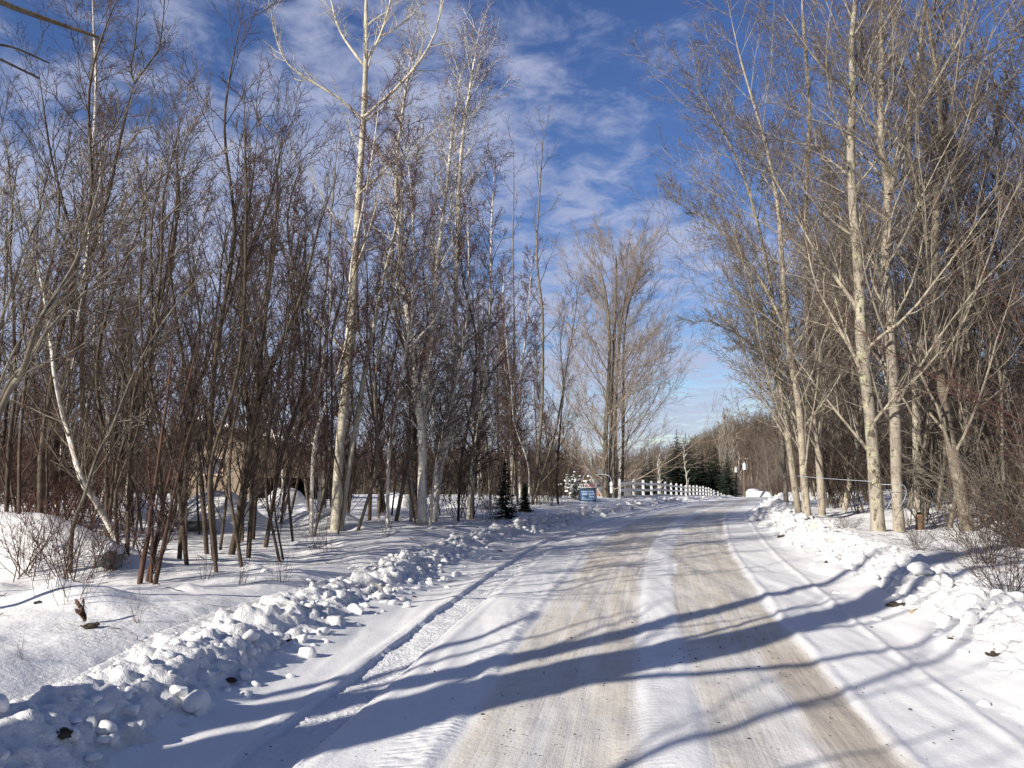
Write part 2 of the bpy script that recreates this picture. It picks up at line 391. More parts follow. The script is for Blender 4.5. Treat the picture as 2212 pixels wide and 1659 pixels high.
BANK = {}
def bank(side, seed):
    g = np.random.default_rng(seed)
    v = np.concatenate([np.geomspace(1.3, 30, 800, endpoint=False), np.geomspace(30, 95, 240)])
    d = np.linspace(-.55, 2.1, 106); D, Y = np.meshgrid(d, v)
    X = (Lx(Y) - D) if side < 0 else (Rx(Y) + D)
    wid = 1.0 + .35*fbm(Y, Y*0, 5, 3, seed)
    cen = (.42 if side < 0 else .55) + .2*fbm(Y, Y*0+3, 4, 3, seed+1)
    amp = (.20 if side < 0 else .22)*(1 + .8*fbm(Y, Y*0+7, 3, 3, seed+2))
    prof = np.exp(-np.abs((D-cen)/((.34 if side < 0 else .44)*wid))**2.2)
    base = gz(X.ravel(), Y.ravel()).reshape(X.shape)
    H = amp*prof + .16*prof*fbm(X, Y, .55, 4, seed+3)
    H = H*(1 - (.55 if side < 0 else .1)*sm(Y, 32, 50))
    H0 = H.copy()
    # clods thrown up by the plough: overlapping rounded caps
    nch = 2800; cy = g.uniform(1.3, 24, nch)**1.0; cy[:600] = g.uniform(24, 90, 600)
    cd = g.normal(.30 if side < 0 else .40, .26 if side < 0 else .32, nch); cr = g.uniform(.03, .115, nch)*(1+.5*(g.random(nch) > .9)); cr = np.where(cy > 24, cr*1.7, cr)
    lift = g.uniform(-.35, .4, nch)
    dv = d[1]-d[0]
    for k in range(nch):
        i0, i1 = np.searchsorted(v, [cy[k]-cr[k], cy[k]+cr[k]]); j0, j1 = np.searchsorted(d, [cd[k]-cr[k], cd[k]+cr[k]])
        if i1 <= i0 or j1 <= j0: continue
        ic = min(np.searchsorted(v, cy[k]), len(v)-1); jc = min(max(int((cd[k]-d[0])/dv), 0), len(d)-1)
        if prof[ic, jc] < .06 and g.random() > .3: continue
        q = ((D[i0:i1, j0:j1]-cd[k])**2*(1+.6*np.sin(k)) + (Y[i0:i1, j0:j1]-cy[k])**2*(1-.4*np.sin(k)))/cr[k]**2
        zc = H0[ic, jc] + lift[k]*cr[k]*.55
        cap = zc + cr[k]*(.66*np.clip(1-q, 0, 1)**.75 - .36) + g.normal(0, .2)*(D[i0:i1, j0:j1]-cd[k]) + g.normal(0, .2)*(Y[i0:i1, j0:j1]-cy[k])
        H[i0:i1, j0:j1] = np.where(q < 1, np.maximum(H[i0:i1, j0:j1], cap), H[i0:i1, j0:j1])
    edge = np.minimum(sm(D, -.55, -.30), 1-sm(D, 1.75, 2.1))*sm(Y, 1.3, 1.7)*(1-sm(Y, 88, 95))
    H = H - .02*(prof < .05)
    H = H + prof**.5*(.055*np.abs(fbm(X, Y, .14, 3, seed+9)) + .03*fbm(X, Y, .06, 2, seed+10))
    Z = base + H*edge - .035*(1-edge)
    # toes lie on the road surface
    n, m = X.shape; i = np.arange(n*m).reshape(n, m)
    f = np.stack([i[:-1, :-1], i[:-1, 1:], i[1:, 1:], i[1:, :-1]], -1).reshape(-1, 4)
    o = mesh_np('snow_bank', np.stack([X, Y, Z], -1).reshape(-1, 3), f, [M_BANK])
    tag(o, 'lumpy ploughed snow ridge along the left road edge' if side < 0 else 'lumpy ploughed snow ridge along the right road edge, flecked with soil', kind='structure')
    BANK[side] = (v, d, Z)
bank(-1, 3); bank(1, 8)
def bank_z(side, y, dd):
    v, d, Z = BANK[side]; i = min(np.searchsorted(v, y), len(v)-1); j = int(np.clip((dd-d[0])/(d[1]-d[0]), 0, len(d)-1))
    return Z[i, j]

# ico blobs
_bm = bmesh.new(); bmesh.ops.create_icosphere(_bm, subdivisions=3, radius=1); _bm.verts.ensure_lookup_table()
ICO = np.array([v.co for v in _bm.verts]); ICOF = np.array([[v.index for v in f.verts] for f in _bm.faces]); _bm.free()
_bm = bmesh.new(); bmesh.ops.create_icosphere(_bm, subdivisions=2, radius=1)
ICO2 = np.array([v.co for v in _bm.verts]); ICOF2 = np.array([[v.index for v in f.verts] for f in _bm.faces]); _bm.free()
def blob(g, r, base=ICO, rough=.22):
    v = base.copy(); n = np.zeros(len(v))
    for k in range(7):
        w = g.normal(0, 1, 3)*(1.3+k*.55); n += np.sin(v@w + g.uniform(0, 6))*(1/(1.4+k*.6))
    for k in range(11):   # broken flats
        a = g.normal(0, 1, 3); a /= np.linalg.norm(a); h = v@a; lim = g.uniform(.50, .82)
        v = v - np.clip(h-lim, 0, None)[:, None]*a*.85
    return v*(1+rough*n*.35)[:, None]*np.asarray(r)
def lump_field():
    g = np.random.default_rng(77); vs, fs, o = [], [], 0
    for side in (-1, 1):
        for k in range(560):
            y = g.uniform(2.2, 26) if k < 420 else g.uniform(20, 60)
            dd = g.normal(.12, .24) if g.random() < .75 else g.uniform(-.3, 1.1)
            if dd < -.5: continue
            r = g.uniform(.018, .06)*(1 if y < 20 else 1.7)*(1.6 if g.random() > .88 else 1)
            v = blob(g, (r*g.uniform(.8, 1.4), r*g.uniform(.8, 1.4), r*g.uniform(.6, .95)), ICO2, .3)
            x = Lx(y)-dd if side < 0 else Rx(y)+dd
            vs.append(v + [x, y, bank_z(side, y, dd)+r*.35]); fs.append(ICOF2+o); o += len(v)
    return mesh_np('snow_rubble', np.concatenate(vs), np.concatenate(fs), [M_CHUNK])
tag(lump_field(), 'small crumbs of ploughed snow scattered along both road banks', kind='stuff')

ORD = ['first', 'second', 'third', 'fourth', 'fifth', 'sixth', 'seventh', 'eighth', 'ninth', 'tenth', 'eleventh', 'twelfth', 'thirteenth', 'fourteenth', 'fifteenth', 'sixteenth',
       'seventeenth', 'eighteenth', 'nineteenth', 'twentieth', 'twenty-first', 'twenty-second', 'twenty-third', 'twenty-fourth', 'twenty-fifth', 'twenty-sixth', 'twenty-seventh', 'twenty-eighth', 'twenty-ninth', 'thirtieth']
def hit2(px, py):
    d = ray(px, py); t = np.arange(2, 70, .02); p = EYE + d*t[:, None]; z = gz(p[:, 0], p[:, 1])
    for side in (-1, 1):
        v, dd, Z = BANK[side]; D = (Lx(p[:, 1])-p[:, 0]) if side < 0 else (p[:, 0]-Rx(p[:, 1]))
        i = np.clip(np.searchsorted(v, p[:, 1]), 0, len(v)-1); j = np.clip(((D-dd[0])/(dd[1]-dd[0])).astype(int), 0, len(dd)-1)
        z = np.where((D > -.5) & (D < 2.05), np.maximum(z, Z[i, j]), z)
    return p[np.argmax(p[:, 2] < z)]
def chunk(px, py, rpx, label, kind=0, flat=.75):
    p = hit2(px, py); side = -1 if p[0] < Lx(p[1])+1 else 1
    dd = (Lx(p[1])-p[0]) if side < 0 else (p[0]-Rx(p[1]))
    r = .74*rpx/1661*p[1]; g = np.random.default_rng(int(px*7+py))
    z = max(gz(p[0], p[1]), bank_z(side, p[1], dd) if -.5 < dd < 2.05 else -9)
    o = mesh_np('snow_chunk', blob(g, (r*1.1, r*g.uniform(.75, 1.0), r*flat), ICO, .45), ICOF, [M_CHUNK], loc=(p[0], p[1], z+r*flat*.42))
    tag(o, label, 'snow chunk', 'loose snow chunks fallen from the ploughed banks')
for a in [(311, 1620, 12, 'round snowball lying alone on the road shoulder before the left bank'),
          (200, 1648, 20, 'low soil streaked snow lump nearest the camera on the left shoulder'),
          (530, 1470, 22, 'tall egg shaped snow block standing against a dark hole in the left bank'),
          (385, 1505, 33, 'broad slab of snow leaning on the left bank, largest of its kind'),
          (300, 1573, 18, 'stubby snow chunk at bank foot left of the lone snowball'),
          (282, 1545, 22, 'flat sided snow chunk above the stubby one at the bank foot'),
          (265, 1512, 20, 'square snow chunk wedged between the bank crest and flat sided chunk'),
          (345, 1556, 14, 'small snow chunk right of the broad leaning slab'),
          (410, 1553, 12, 'small snow chunk below the broad slab, at its right end'),
          (770, 1330, 26, 'large pale snow boulder midway along the left bank'),
          (700, 1395, 17, 'snow chunk lying out on the shoulder, before the midway boulder'),
          (925, 1265, 18, 'blunt snow block at the left bank foot near the tyre track'),
          (965, 1255, 17, 'rounded snow block beside the blunt block by the tyre track'),
          (985, 1245, 13, 'small snow block at the far end of the tyre track'),
          (880, 1310, 15, 'snow chunk against the left bank between two dark hollows'),
          (1048, 1210, 16, 'soil speckled snow chunk rolled out beside the first far tree shadow'),
          (640, 1420, 14, 'snow chunk on the shoulder halfway along the left bank'),
          (1630, 1125, 15, 'isolated snow chunk at the near tip of the right bank'),
          (1880, 1260, 30, 'large rounded snow boulder topping the right bank'),
          (1990, 1240, 28, 'smooth snow boulder behind the largest one on the right bank'),
          (1800, 1215, 24, 'low smooth snow boulder on the right bank below the maples'),
          (2150, 1395, 22, 'yellow stained snow chunk near the right end of the bank'),
          (2030, 1380, 20, 'snow chunk above the largest soil clod on the right bank'),
          (1700, 1180, 18, 'snow chunk where the right bank meets the far tree shadow')]:
    chunk(*a)
def clod(px, py, rpx, label, m=M_SOIL):
    rpx *= 1.15
    p = hit2(px, py); side = -1 if p[0] < Lx(p[1])+1 else 1
    dd = (Lx(p[1])-p[0]) if side < 0 else (p[0]-Rx(p[1])); r = rpx/1661*p[1]; g = np.random.default_rng(int(px+3*py))
    z = max(gz(p[0], p[1]), bank_z(side, p[1], dd) if -.5 < dd < 2.05 else -9); vs, fs, o = [], [], 0
    for k in range(18):
        q = blob(g, r*(g.uniform(.14, .34) if k else .8)*np.array([1.2, 1, .7 if k else .42]), ICO2, .5) + ([np.clip(g.normal(0, .4), -.75, .75)*r, np.clip(g.normal(0, .35), -.6, .6)*r, g.uniform(.15, .35)*r] if k else [0, 0, .15*r])
        vs.append(q); fs.append(ICOF2+o); o += len(q)
    tag(mesh_np('soil_clod', np.concatenate(vs), np.concatenate(fs), [m], smooth=False, loc=(p[0], p[1], z-r*.22)), label, 'soil clod', 'dark soil clods in the ploughed snow')
for a in [(130, 1590, 26, 'wide dark soil clod under a snow hump nearest the camera'), (497, 1470, 15, 'black soil clod beside the egg shaped snow block'),
          (625, 1385, 14, 'dark soil clod halfway along the left bank'), (890, 1290, 10, 'soil clod in the left bank near the tyre track end'),
          (1075, 1192, 10, 'soil clod at the left bank foot beside a far tree shadow'), (425, 1515, 12, 'soil clod between the broad slab and the bank'),
          (1690, 1160, 13, 'red brown soil clod at the near tip of the right bank'), (1795, 1215, 12, 'soil clod low on the right bank below the maples'),
          (1872, 1282, 14, 'soil clod below the largest boulder of the right bank'), (1937, 1312, 20, 'largest soil clod at the foot of the right bank'),
          (2065, 1385, 16, 'dark soil clod on the right shoulder above the branching shadow'), (2150, 1422, 15, 'soil clod at the right picture edge of the shoulder'), (1830, 1245, 9, 'small soil clod left of the red brown boulder hollow')]:
    clod(*a)
clod(196, 1352, 16, 'dark soil in the hollow beside the dead fern')
clod(80, 1302, 10, 'dark hollow of soil under the snow at far left')
clod(1985, 1330, 16, 'tuft of straw coloured turf turned up on the right bank', M_STRAW)

def grit():
    g = np.random.default_rng(5); vs, fs, o = [], [], 0
    for k in range(1400):
        y = g.uniform(2.5, 9) if k < 700 else g.uniform(6, 22); u = g.normal(.55, .22)
        if not .03 < u < .97: continue
        x = Lx(y) + u*(Rx(y)-Lx(y)); r = g.uniform(.002, .0055)*(1.9 if g.random() > .95 else 1)
        q = ICO2[::1]*[r*g.uniform(.7, 2.0), r, r*.6] + [x, y, drop(y)+.006+.02*np.sin(np.pi*u)-.008]
        vs.append(q); fs.append(ICOF2+o); o += len(q)
    return mesh_np('road_grit', np.concatenate(vs), np.concatenate(fs), [M_SOIL])
tag(grit(), 'dark grit and bark crumbs scattered over the packed road', kind='stuff')

# ------------------------------------------------------------------ trees
def norm(a): return a/np.maximum(np.linalg.norm(a, axis=-1, keepdims=True), 1e-9)
def resample(P, n):
    P = np.asarray(P, float); m = len(P); t = np.linspace(0, m-1, n)
    # Catmull-Rom
    i = np.clip(np.floor(t).astype(int), 0, m-2); f = (t-i)[:, None]
    p0 = P[np.maximum(i-1, 0)]; p1 = P[i]; p2 = P[i+1]; p3 = P[np.minimum(i+2, m-1)]
    return .5*((2*p1) + (p2-p0)*f + (2*p0-5*p1+4*p2-p3)*f**2 + (3*p1-p0-3*p2+p3)*f**3)
def frames(P):
    T = norm(np.gradient(P, axis=1)); d = norm(P[:, -1]-P[:, 0])
    ref = np.where(np.abs(d[:, 2:3]) < .8, np.array([0, 0, 1.]), np.array([1., 0, 0]))[:, None, :]
    u = norm(np.cross(T, np.broadcast_to(ref, T.shape))); return T, u, np.cross(T, u)
def grow(g, P, R, cnt, t0, t1, ang, ratio, n, up, gn, rr=.55, rmin=.003, tp=.5, absl=None):
    N, m, _ = P.shape; T, u, v = frames(P)
    t = (np.arange(cnt)+g.random((N, cnt)))/cnt*(t1-t0)+t0; x = t*(m-1); i = np.minimum(x.astype(int), m-2); f = (x-i)[..., None]
    a = np.arange(N)[:, None]
    pos = P[a, i]*(1-f)+P[a, i+1]*f; rad = R[a, i]*(1-f[..., 0])+R[a, i+1]*f[..., 0]
    az = g.uniform(0, 6.28, (N, 1)) + 2.4*np.arange(cnt) + g.normal(0, .5, (N, cnt))
    an = np.radians(g.uniform(ang[0], ang[1], (N, cnt)))
    d = np.cos(an)[..., None]*T[a, i] + np.sin(an)[..., None]*(np.cos(az)[..., None]*u[a, i]+np.sin(az)[..., None]*v[a, i])
    Lp = np.linalg.norm(np.diff(P, axis=1), axis=-1).sum(1)[:, None] if absl is None else absl
    ln = Lp*ratio*(1-tp*t)*g.uniform(.55, 1.2, (N, cnt))
    d = d.reshape(-1, 3); pos = pos.reshape(-1, 3); ln = ln.reshape(-1); r0 = np.minimum(rad.reshape(-1)*rr, ln*.016+rmin*.6); r0 = np.maximum(r0, rmin)
    Q = np.empty((len(d), n, 3)); Q[:, 0] = pos; st = (ln/(n-1))[:, None]
    for k in range(1, n):
        d = norm(d + g.normal(0, gn, d.shape) + np.array([0, 0, up])); Q[:, k] = Q[:, k-1]+d*st
    RR = r0[:, None] + (rmin*.55-r0[:, None])*np.linspace(0, 1, n)[None]**.85
    return Q, np.maximum(RR, rmin*.5)
def tube(P, R, k, off):
    N, n, _ = P.shape; T, u, v = frames(P); a = np.arange(k)*2*np.pi/k
    vert = P[:, :, None]+R[:, :, None, None]*(np.cos(a)[None, None, :, None]*u[:, :, None]+np.sin(a)[None, None, :, None]*v[:, :, None])
    idx = np.arange(N*n*k).reshape(N, n, k)+off; nx = np.roll(idx, -1, axis=2)
    f = np.stack([idx[:, :-1], nx[:, :-1], nx[:, 1:], idx[:, 1:]], -1).reshape(-1, 4)
    return vert.reshape(-1, 3), f
def tubes(name, parts, mats, parent=None, loc=None):
    vs, fs, ms, o = [], [], [], 0
    for P, R, k, mi in parts:
        v, f = tube(P, R, k, o); o += len(v); vs.append(v); fs.append(f); ms.append(np.full(len(f), mi))
    return mesh_np(name, np.concatenate(vs), np.concatenate(fs), mats, np.concatenate(ms), True, parent, loc)
def trunk_mesh(g, P, r0, r1, n=34, k=12, flare=.5, pw=1.0):
    Q = resample(P, n); t = np.linspace(0, 1, n); H = np.linalg.norm(np.diff(Q, axis=0), axis=1).sum()
    R = r0 + (r1-r0)*t**pw; R = R*(1+flare*np.exp(-t*H/.35))
    R = R*(1+.05*np.interp(t, np.linspace(0, 1, 14), g.normal(0, 1, 14)))
    R = R*np.clip((1-t)/.12, .22, 1)
    Q = Q + np.stack([np.interp(t, np.linspace(0, 1, 12), g.normal(0, r0*.10, 12)), np.interp(t, np.linspace(0, 1, 12), g.normal(0, r0*.25, 12)), t*0], -1)*(t > .04)[:, None]
    return Q[None], R[None]
# growth habits: rows are successive branch orders (count, t0, t1, angle, ratio, points, up, gnarl, radius ratio, taper of length)
HABIT = {
 'maple':   [(38, .24, .99, (24, 56), .34, 10, .045, .08, .34, .55), (12, .12, 1., (22, 48), .42, 8, .04, .09, .5, .45), (8, .10, 1., (24, 52), .44, 6, .03, .12, .5, .4), (3, .15, 1., (25, 60), .42, 4, .02, .15, .6, .3)],
 'vase':    [(36, .20, .97, (34, 74), .60, 10, .06, .06, .32, .68), (13, .15, 1., (18, 40), .42, 8, .04, .07, .5, .45), (9, .12, 1., (20, 48), .44, 6, .05, .12, .55, .4), (3, .2, 1., (20, 50), .42, 4, .05, .14, .6, .3)],
 'sapling': [(24, .24, .98, (20, 46), .26, 8, .06, .06, .42, .45), (8, .12, 1., (22, 48), .45, 6, .04, .08, .5, .4), (6, .12, 1., (24, 54), .45, 5, .03, .11, .55, .4)],
 'birch':   [(64, .24, .99, (24, 50), .17, 8, .045, .09, .45, .55), (9, .12, 1., (22, 50), .5, 6, .0, .13, .55, .4), (8, .1, 1., (25, 60), .52, 5, -.03, .14, .6, .3)],
 'aspen':   [(9, .38, .95, (35, 60), .20, 9, .06, .10, .5, .5), (8, .2, 1., (25, 55), .38, 6, .05, .12, .5, .4), (6, .2, 1., (25, 60), .4, 5, .04, .15, .55, .4)],
 'sparse':  [(14, .3, .97, (28, 55), .17, 8, .07, .10, .5, .5), (5, .3, 1., (25, 55), .4, 6, .05, .12, .55, .4), (3, .3, 1., (30, 60), .4, 4, .04, .15, .6, .4)],
 'poplar':  [(46, .05, .98, (10, 26), .30, 8, .08, .05, .5, .6), (10, .1, 1., (12, 30), .42, 6, .05, .08, .55, .4), (5, .1, 1., (15, 35), .42, 4, .05, .1, .6, .4)],
}
def crown_parts(g, tr, trR, habit, rmin, limbs=(), kmul=1.0, lenmul=1.0, stop=None, bare=False):
    rows = HABIT[habit]; parts = []; lim = list(limbs)
    c, t0, t1, an, ra, n, up, gn, rr, tp = rows[0]
    P1, R1 = grow(g, tr, trR, max(2, int(c*kmul)), t0, t1, an, ra*lenmul, n, up, gn, rr, rmin*1.5, tp)
    parts.append((P1, R1, 5, 0)); prev = [(P1, R1)]
    for P, R in lim:
        parts.append((P, R, 6, 0))
        if bare: continue
        prev.append((resample(P[0], n)[None], np.interp(np.linspace(0, 1, n), np.linspace(0, 1, P.shape[1]), R[0])[None]))
        P2, R2 = grow(g, P, R, 9, .2, 1., rows[1][3], .30, rows[0][5], up, gn, .5, rmin*1.4, .3); parts.append((P2, R2, 4, 0)); prev.append((P2, R2))
    for lv, (c, t0, t1, an, ra, n, up, gn, rr, tp) in enumerate(rows[1:stop]):
        P = np.concatenate([p for p, r in prev]); R = np.concatenate([r for p, r in prev])
        Q, RQ = grow(g, P, R, c, t0, t1, an, ra, n, up, gn, rr, rmin*(1.2 if lv == 0 else 1.), tp)
        parts.append((Q, RQ, 4 if lv == 0 else 3, 0 if lv == 0 else 1)); prev = [(Q, RQ)]
    return parts
def tree(label, cat, stems, r0, r1, habit, mats, seed, group=None, limbs=(), name='tree', loc=None, Y=None, kmul=1., lenmul=1., rmin=None, pw=1., flare=.5, stop=None, bare=False):
    """stems: list of world polylines; the empty stands at the foot of the first"""
    g = np.random.default_rng(seed); b = np.array(stems[0][0]) if loc is None else np.array(loc)
    root = empty(name, b); tag(root, label, cat, group)
    rm = rmin or max(.0036, .00021*max(b[1], 6)); parts = []
    lw = [(resample(np.array(p)-b, 12)[None], np.linspace(ra, rb, 12)[None]) for p, ra, rb in limbs]
    for k, s in enumerate(stems):
        P = np.array(s, float)-b; P = np.vstack([P[0]-[0, 0, .25], P]) if True else P
        rr0 = r0 if np.isscalar(r0) else r0[k]
        Q, R = trunk_mesh(g, P, rr0, r1, flare=flare, pw=pw); tubes('trunk', [(Q, R, 14, 0)], [mats[0]], root)
        parts += crown_parts(g, resample(Q[0], 20)[None], np.interp(np.linspace(0, 1, 20), np.linspace(0, 1, R.shape[1]), R[0])[None], habit, rm, lw if k == 0 else (), kmul, lenmul, stop, bare)
    tubes('crown', parts, [mats[1], mats[2]], root)
    return root
def px_line(pts, Y=None, wander=.0, g=None):
    """a stem drawn in the picture stands on the ground under its foot, and leans a little in depth"""
    if Y is None: b = hit(*pts[0]); Y = b[1]
    out = []
    for k, (x, y) in enumerate(pts):
        out.append(at(x, y, Y + (wander*math.sin(k*1.7)*min(k, 2) if k else 0)))
    if pts[0] is not None: out[0][2] = min(out[0][2], gz(out[0][0], out[0][1])) if Y else out[0][2]
    return out, Y
def R2(w, Y): return w/2/1661*Y           # half of a width read in the picture, in metres
def hero(label, cat, pts, w0, w1, habit, mats, seed, limbs=(), Y=None, dy=0., **k):
    s, Y = px_line(pts, (hit(*pts[0])[1]+dy) if dy else Y, .12)
    lm = [([at(x, y, Y + dy*i/(len(p)-1)) for i, (x, y) in enumerate(p)], R2(wa*.72, Y), R2(wb*.6, Y)) for p, wa, wb, dy in limbs]
    w0 = w0*(.88 if w0 > 41 else .66); w1 = w1*.75
    return tree(label, cat, [s], R2(w0, Y), R2(w1, Y), habit, mats, seed, limbs=lm, flare=.3, **k)
ASP = (B_ASPEN, B_ASPEN, T_GREYL); BIR = (B_BIRCH, B_BIRCH, T_BIRCH); BIR2 = (B_BIRCH, T_BIRCH, T_BIRCH); MAP = (B_MAPLE, B_MAPLE2, T_TIP); MAP2 = (B_MAPLE2, B_MAPLE2, T_TIP)
DRK = (B_DARK, B_DARK, T_DARK); GRY = (B_GREY, B_GREY, T_BROWN); RED = (B_RED, T_RED, T_RED); BRN = (B_DARK, T_BROWN, T_BROWN)
LG = 'young hardwoods left of the road'

# left side, the ones that stand out
hero('tallest pale aspen with bare forking limbs, rising out of the frame', 'tree', [(725, 1142), (733, 980), (748, 830), (762, 680), (775, 420), (785, 240), (788, 143), (793, 20), (800, -130)], 37, 9, 'aspen', ASP, 1,
     limbs=[([(785, 262), (733, 213), (634, 150), (600, 94), (585, 20)], 10, 3, -.8), ([(787, 253), (880, 166), (937, 80), (954, 0), (960, -60)], 11, 3, .8), ([(787, 137), (820, 80), (844, 0), (850, -60)], 10, 4, -.3),
            ([(820, 80), (880, 43), (925, -10)], 7, 3, .4), ([(787, 143), (737, 72), (715, 0), (700, -80)], 10, 3, .3), ([(775, 420), (850, 350), (905, 310), (975, 250)], 7, 2, 1.0), ([(770, 560), (700, 430), (610, 300)], 6, 2, -.8)])
hero('slimmer pale stem leaning right from the tallest aspen foot', 'tree', [(738, 1138), (765, 940), (800, 740), (822, 630), (850, 510), (880, 380)], 21, 5, 'sparse', ASP, 2)
hero('white birch leaning left, crossing its straight neighbour near the ground', 'birch tree', [(908, 1135), (910, 952), (900, 853), (882, 700), (868, 600), (857, 460), (858, 330), (880, 180), (890, 100)], 26, 6, 'birch', BIR, 3)
hero('straight white birch crossing the left leaning one at its foot', 'birch tree', [(916, 1132), (917, 885), (930, 753), (947, 553), (965, 400), (980, 260), (1000, 130)], 25, 5, 'birch', BIR, 4)
hero('white birch curving out right, then upright with the tallest reddish crown', 'birch tree', [(937, 1127), (950, 1015), (970, 937), (983, 800), (985, 650), (988, 480), (1000, 300), (1020, 160), (1035, 60)], 28, 5, 'birch', BIR, 5, kmul=1.25, lenmul=1.1)
hero('slim white birch just left of the crossed birches', 'birch tree', [(887, 1128), (886, 1000), (882, 880), (890, 740), (870, 560)], 13, 4, 'birch', BIR, 6, kmul=.7)
hero('bent white birch behind, right of the tall red crowned one', 'birch tree', [(1013, 1120), (1018, 1040), (1032, 937), (1055, 780), (1060, 655), (1062, 480), (1070, 340)], 18, 4, 'birch', BIR2, 7, kmul=.8)
hero('slender white birch left of the tall pale aspen', 'birch tree', [(688, 1120), (690, 1010), (683, 900), (700, 760), (715, 640), (705, 470)], 17, 4, 'birch', BIR2, 8, kmul=.8)
hero('slim white birch standing behind the small dark spruce', 'birch tree', [(1108, 1080), (1104, 960), (1098, 850), (1085, 720), (1090, 560)], 12, 4, 'birch', BIR2, 9, kmul=.8)
hero('second slim white birch behind the small dark spruce, the right one', 'birch tree', [(1124, 1078), (1122, 940), (1125, 820), (1140, 690), (1150, 540)], 10, 3, 'birch', BIR2, 10, kmul=.7)
hero('tall thin grey tree with sparse top, right of the birches', 'tree', [(1150, 1085), (1170, 900), (1172, 690), (1160, 560), (1165, 430), (1172, 320), (1176, 290)], 13, 2, 'sparse', (B_GREY, B_GREY, T_BROWN), 11)
hero('very thin bare pole tree reaching highest between birches and open sky', 'tree', [(1105, 1090), (1112, 800), (1108, 560), (1110, 400), (1108, 290)], 8, 2, 'sparse', (B_GREY, T_BROWN, T_BROWN), 12, kmul=.8)
hero('pale stem bowed right beside the tall thin grey tree', 'tree', [(1150, 1090), (1200, 930), (1222, 800), (1240, 690), (1250, 620)], 9, 2, 'sapling', GRY, 13, kmul=.7)
hero('crooked birch with its foot lying on a boulder, far left', 'birch tree', [(272, 1208), (228, 1122), (202, 1075), (177, 1036), (150, 945), (137, 903), (122, 830), (108, 730), (85, 590), (60, 480)], 24, 6, 'sapling', (B_BIRCH, B_GREY, T_BROWN), 14, kmul=.8)
hero('upright white barked birch behind the crooked birch, far left', 'birch tree', [(120, 1110), (133, 1000), (143, 918), (160, 785), (172, 680), (195, 500), (202, 320), (208, 167), (200, 47), (198, -40)], 19, 6, 'birch', (B_BIRCH, B_GREY, T_BROWN), 15, kmul=.7)
hero('dark trunk beside the upright birch, forking into a wide V', 'tree', [(190, 1100), (182, 950), (177, 753), (182, 640), (210, 500), (233, 433), (263, 283), (290, 178)], 18, 8, 'sapling', DRK, 16, kmul=.7,
     limbs=[([(290, 180), (283, 150), (293, 80), (300, -30)], 7, 3, .2), ([(290, 180), (330, 125), (347, 90), (357, -20)], 7, 3, -.3)])
hero('pale leaning stem sweeping up to the right before the dark trunks', 'tree', [(150, 1240), (158, 1140), (181, 1079), (191, 1043), (212, 978), (234, 938), (255, 890), (293, 800), (350, 700), (430, 600), (500, 540)], 15, 3, 'sparse', (B_GREY, B_GREY, T_GREYL), 17)
hero('dark stem bending right, left of the red stemmed clump', 'tree', [(275, 1200), (278, 1050), (283, 920), (293, 837), (325, 740), (350, 640), (375, 470), (400, 330)], 14, 4, 'sapling', DRK, 18)
hero('dark trunk right of the red stemmed clump, leaning far right', 'tree', [(388, 1208), (397, 1106), (407, 953), (420, 853), (452, 770), (495, 655), (520, 540), (545, 400), (560, 250)], 16, 5, 'sapling', DRK, 19)
hero('blackish trunk between clump and tall aspen, leaning right with long limbs', 'tree', [(500, 1202), (515, 1120), (535, 1000), (556, 880), (575, 815), (612, 730), (650, 640), (690, 480), (730, 380)], 22, 5, 'sapling', DRK, 20,
     limbs=[([(556, 880), (560, 780), (580, 640), (600, 480), (610, 300)], 12, 3, .4)])
hero('second blackish trunk close behind, nearly upright', 'tree', [(545, 1165), (552, 1050), (560, 900), (568, 720), (590, 520), (600, 400), (585, 280)], 17, 5, 'sapling', BRN, 21)
s1, Yc = px_line([(303, 1262), (318, 1170), (330, 1080), (345, 980), (362, 850), (380, 700)], None, .05)
s2 = [at(x, y, Yc+.15) for x, y in [(320, 1262), (335, 1180), (352, 1090), (377, 980), (402, 850), (430, 720)]]
s3 = [at(x, y, Yc-.1) for x, y in [(336, 1258), (355, 1170), (372, 1080), (405, 950), (450, 830)]]
s4 = [at(x, y, Yc+.05) for x, y in [(326, 1262), (330, 1180), (325, 1060), (318, 940)]]
tree('clump of slim red brown stems rising from one foot in the snow', 'tree', [s1, s2, s3, s4], [.036, .036, .03, .024], .010, 'sapling', (B_RED, T_BROWN, T_BROWN), 22, kmul=.45)
# leaners that come in from beyond the left edge
for k, (pts, w, sd, lab) in enumerate([([(-150, 1080), (0, 887), (50, 800), (83, 700), (125, 630), (170, 545), (215, 400), (245, 250)], 24, 31, 'greyish trunk slanting in over the left edge, thickest of the leaners'),
                       ([(-150, 1040), (0, 866), (60, 780), (105, 710), (180, 635), (267, 560), (370, 460), (455, 380)], 13, 32, 'pale leaning stem crossing furthest right over the left edge'),
                       ([(-170, 960), (-20, 760), (20, 640), (60, 520), (110, 420)], 16, 33, 'light trunk leaning in at the left edge above the others'),
                       ([(-120, 1000), (10, 800), (90, 690), (200, 560), (300, 430), (420, 320)], 9, 34, 'thin pale leaner between the two long slanting stems')]):
    hero(lab, 'tree', pts, w, 3, 'sapling' if k != 1 else 'sparse', (B_GREY, B_GREY, T_GREYL if k else T_BROWN), sd, Y=6.8+.5*k, kmul=.6, group='pale trees leaning in over the left edge')

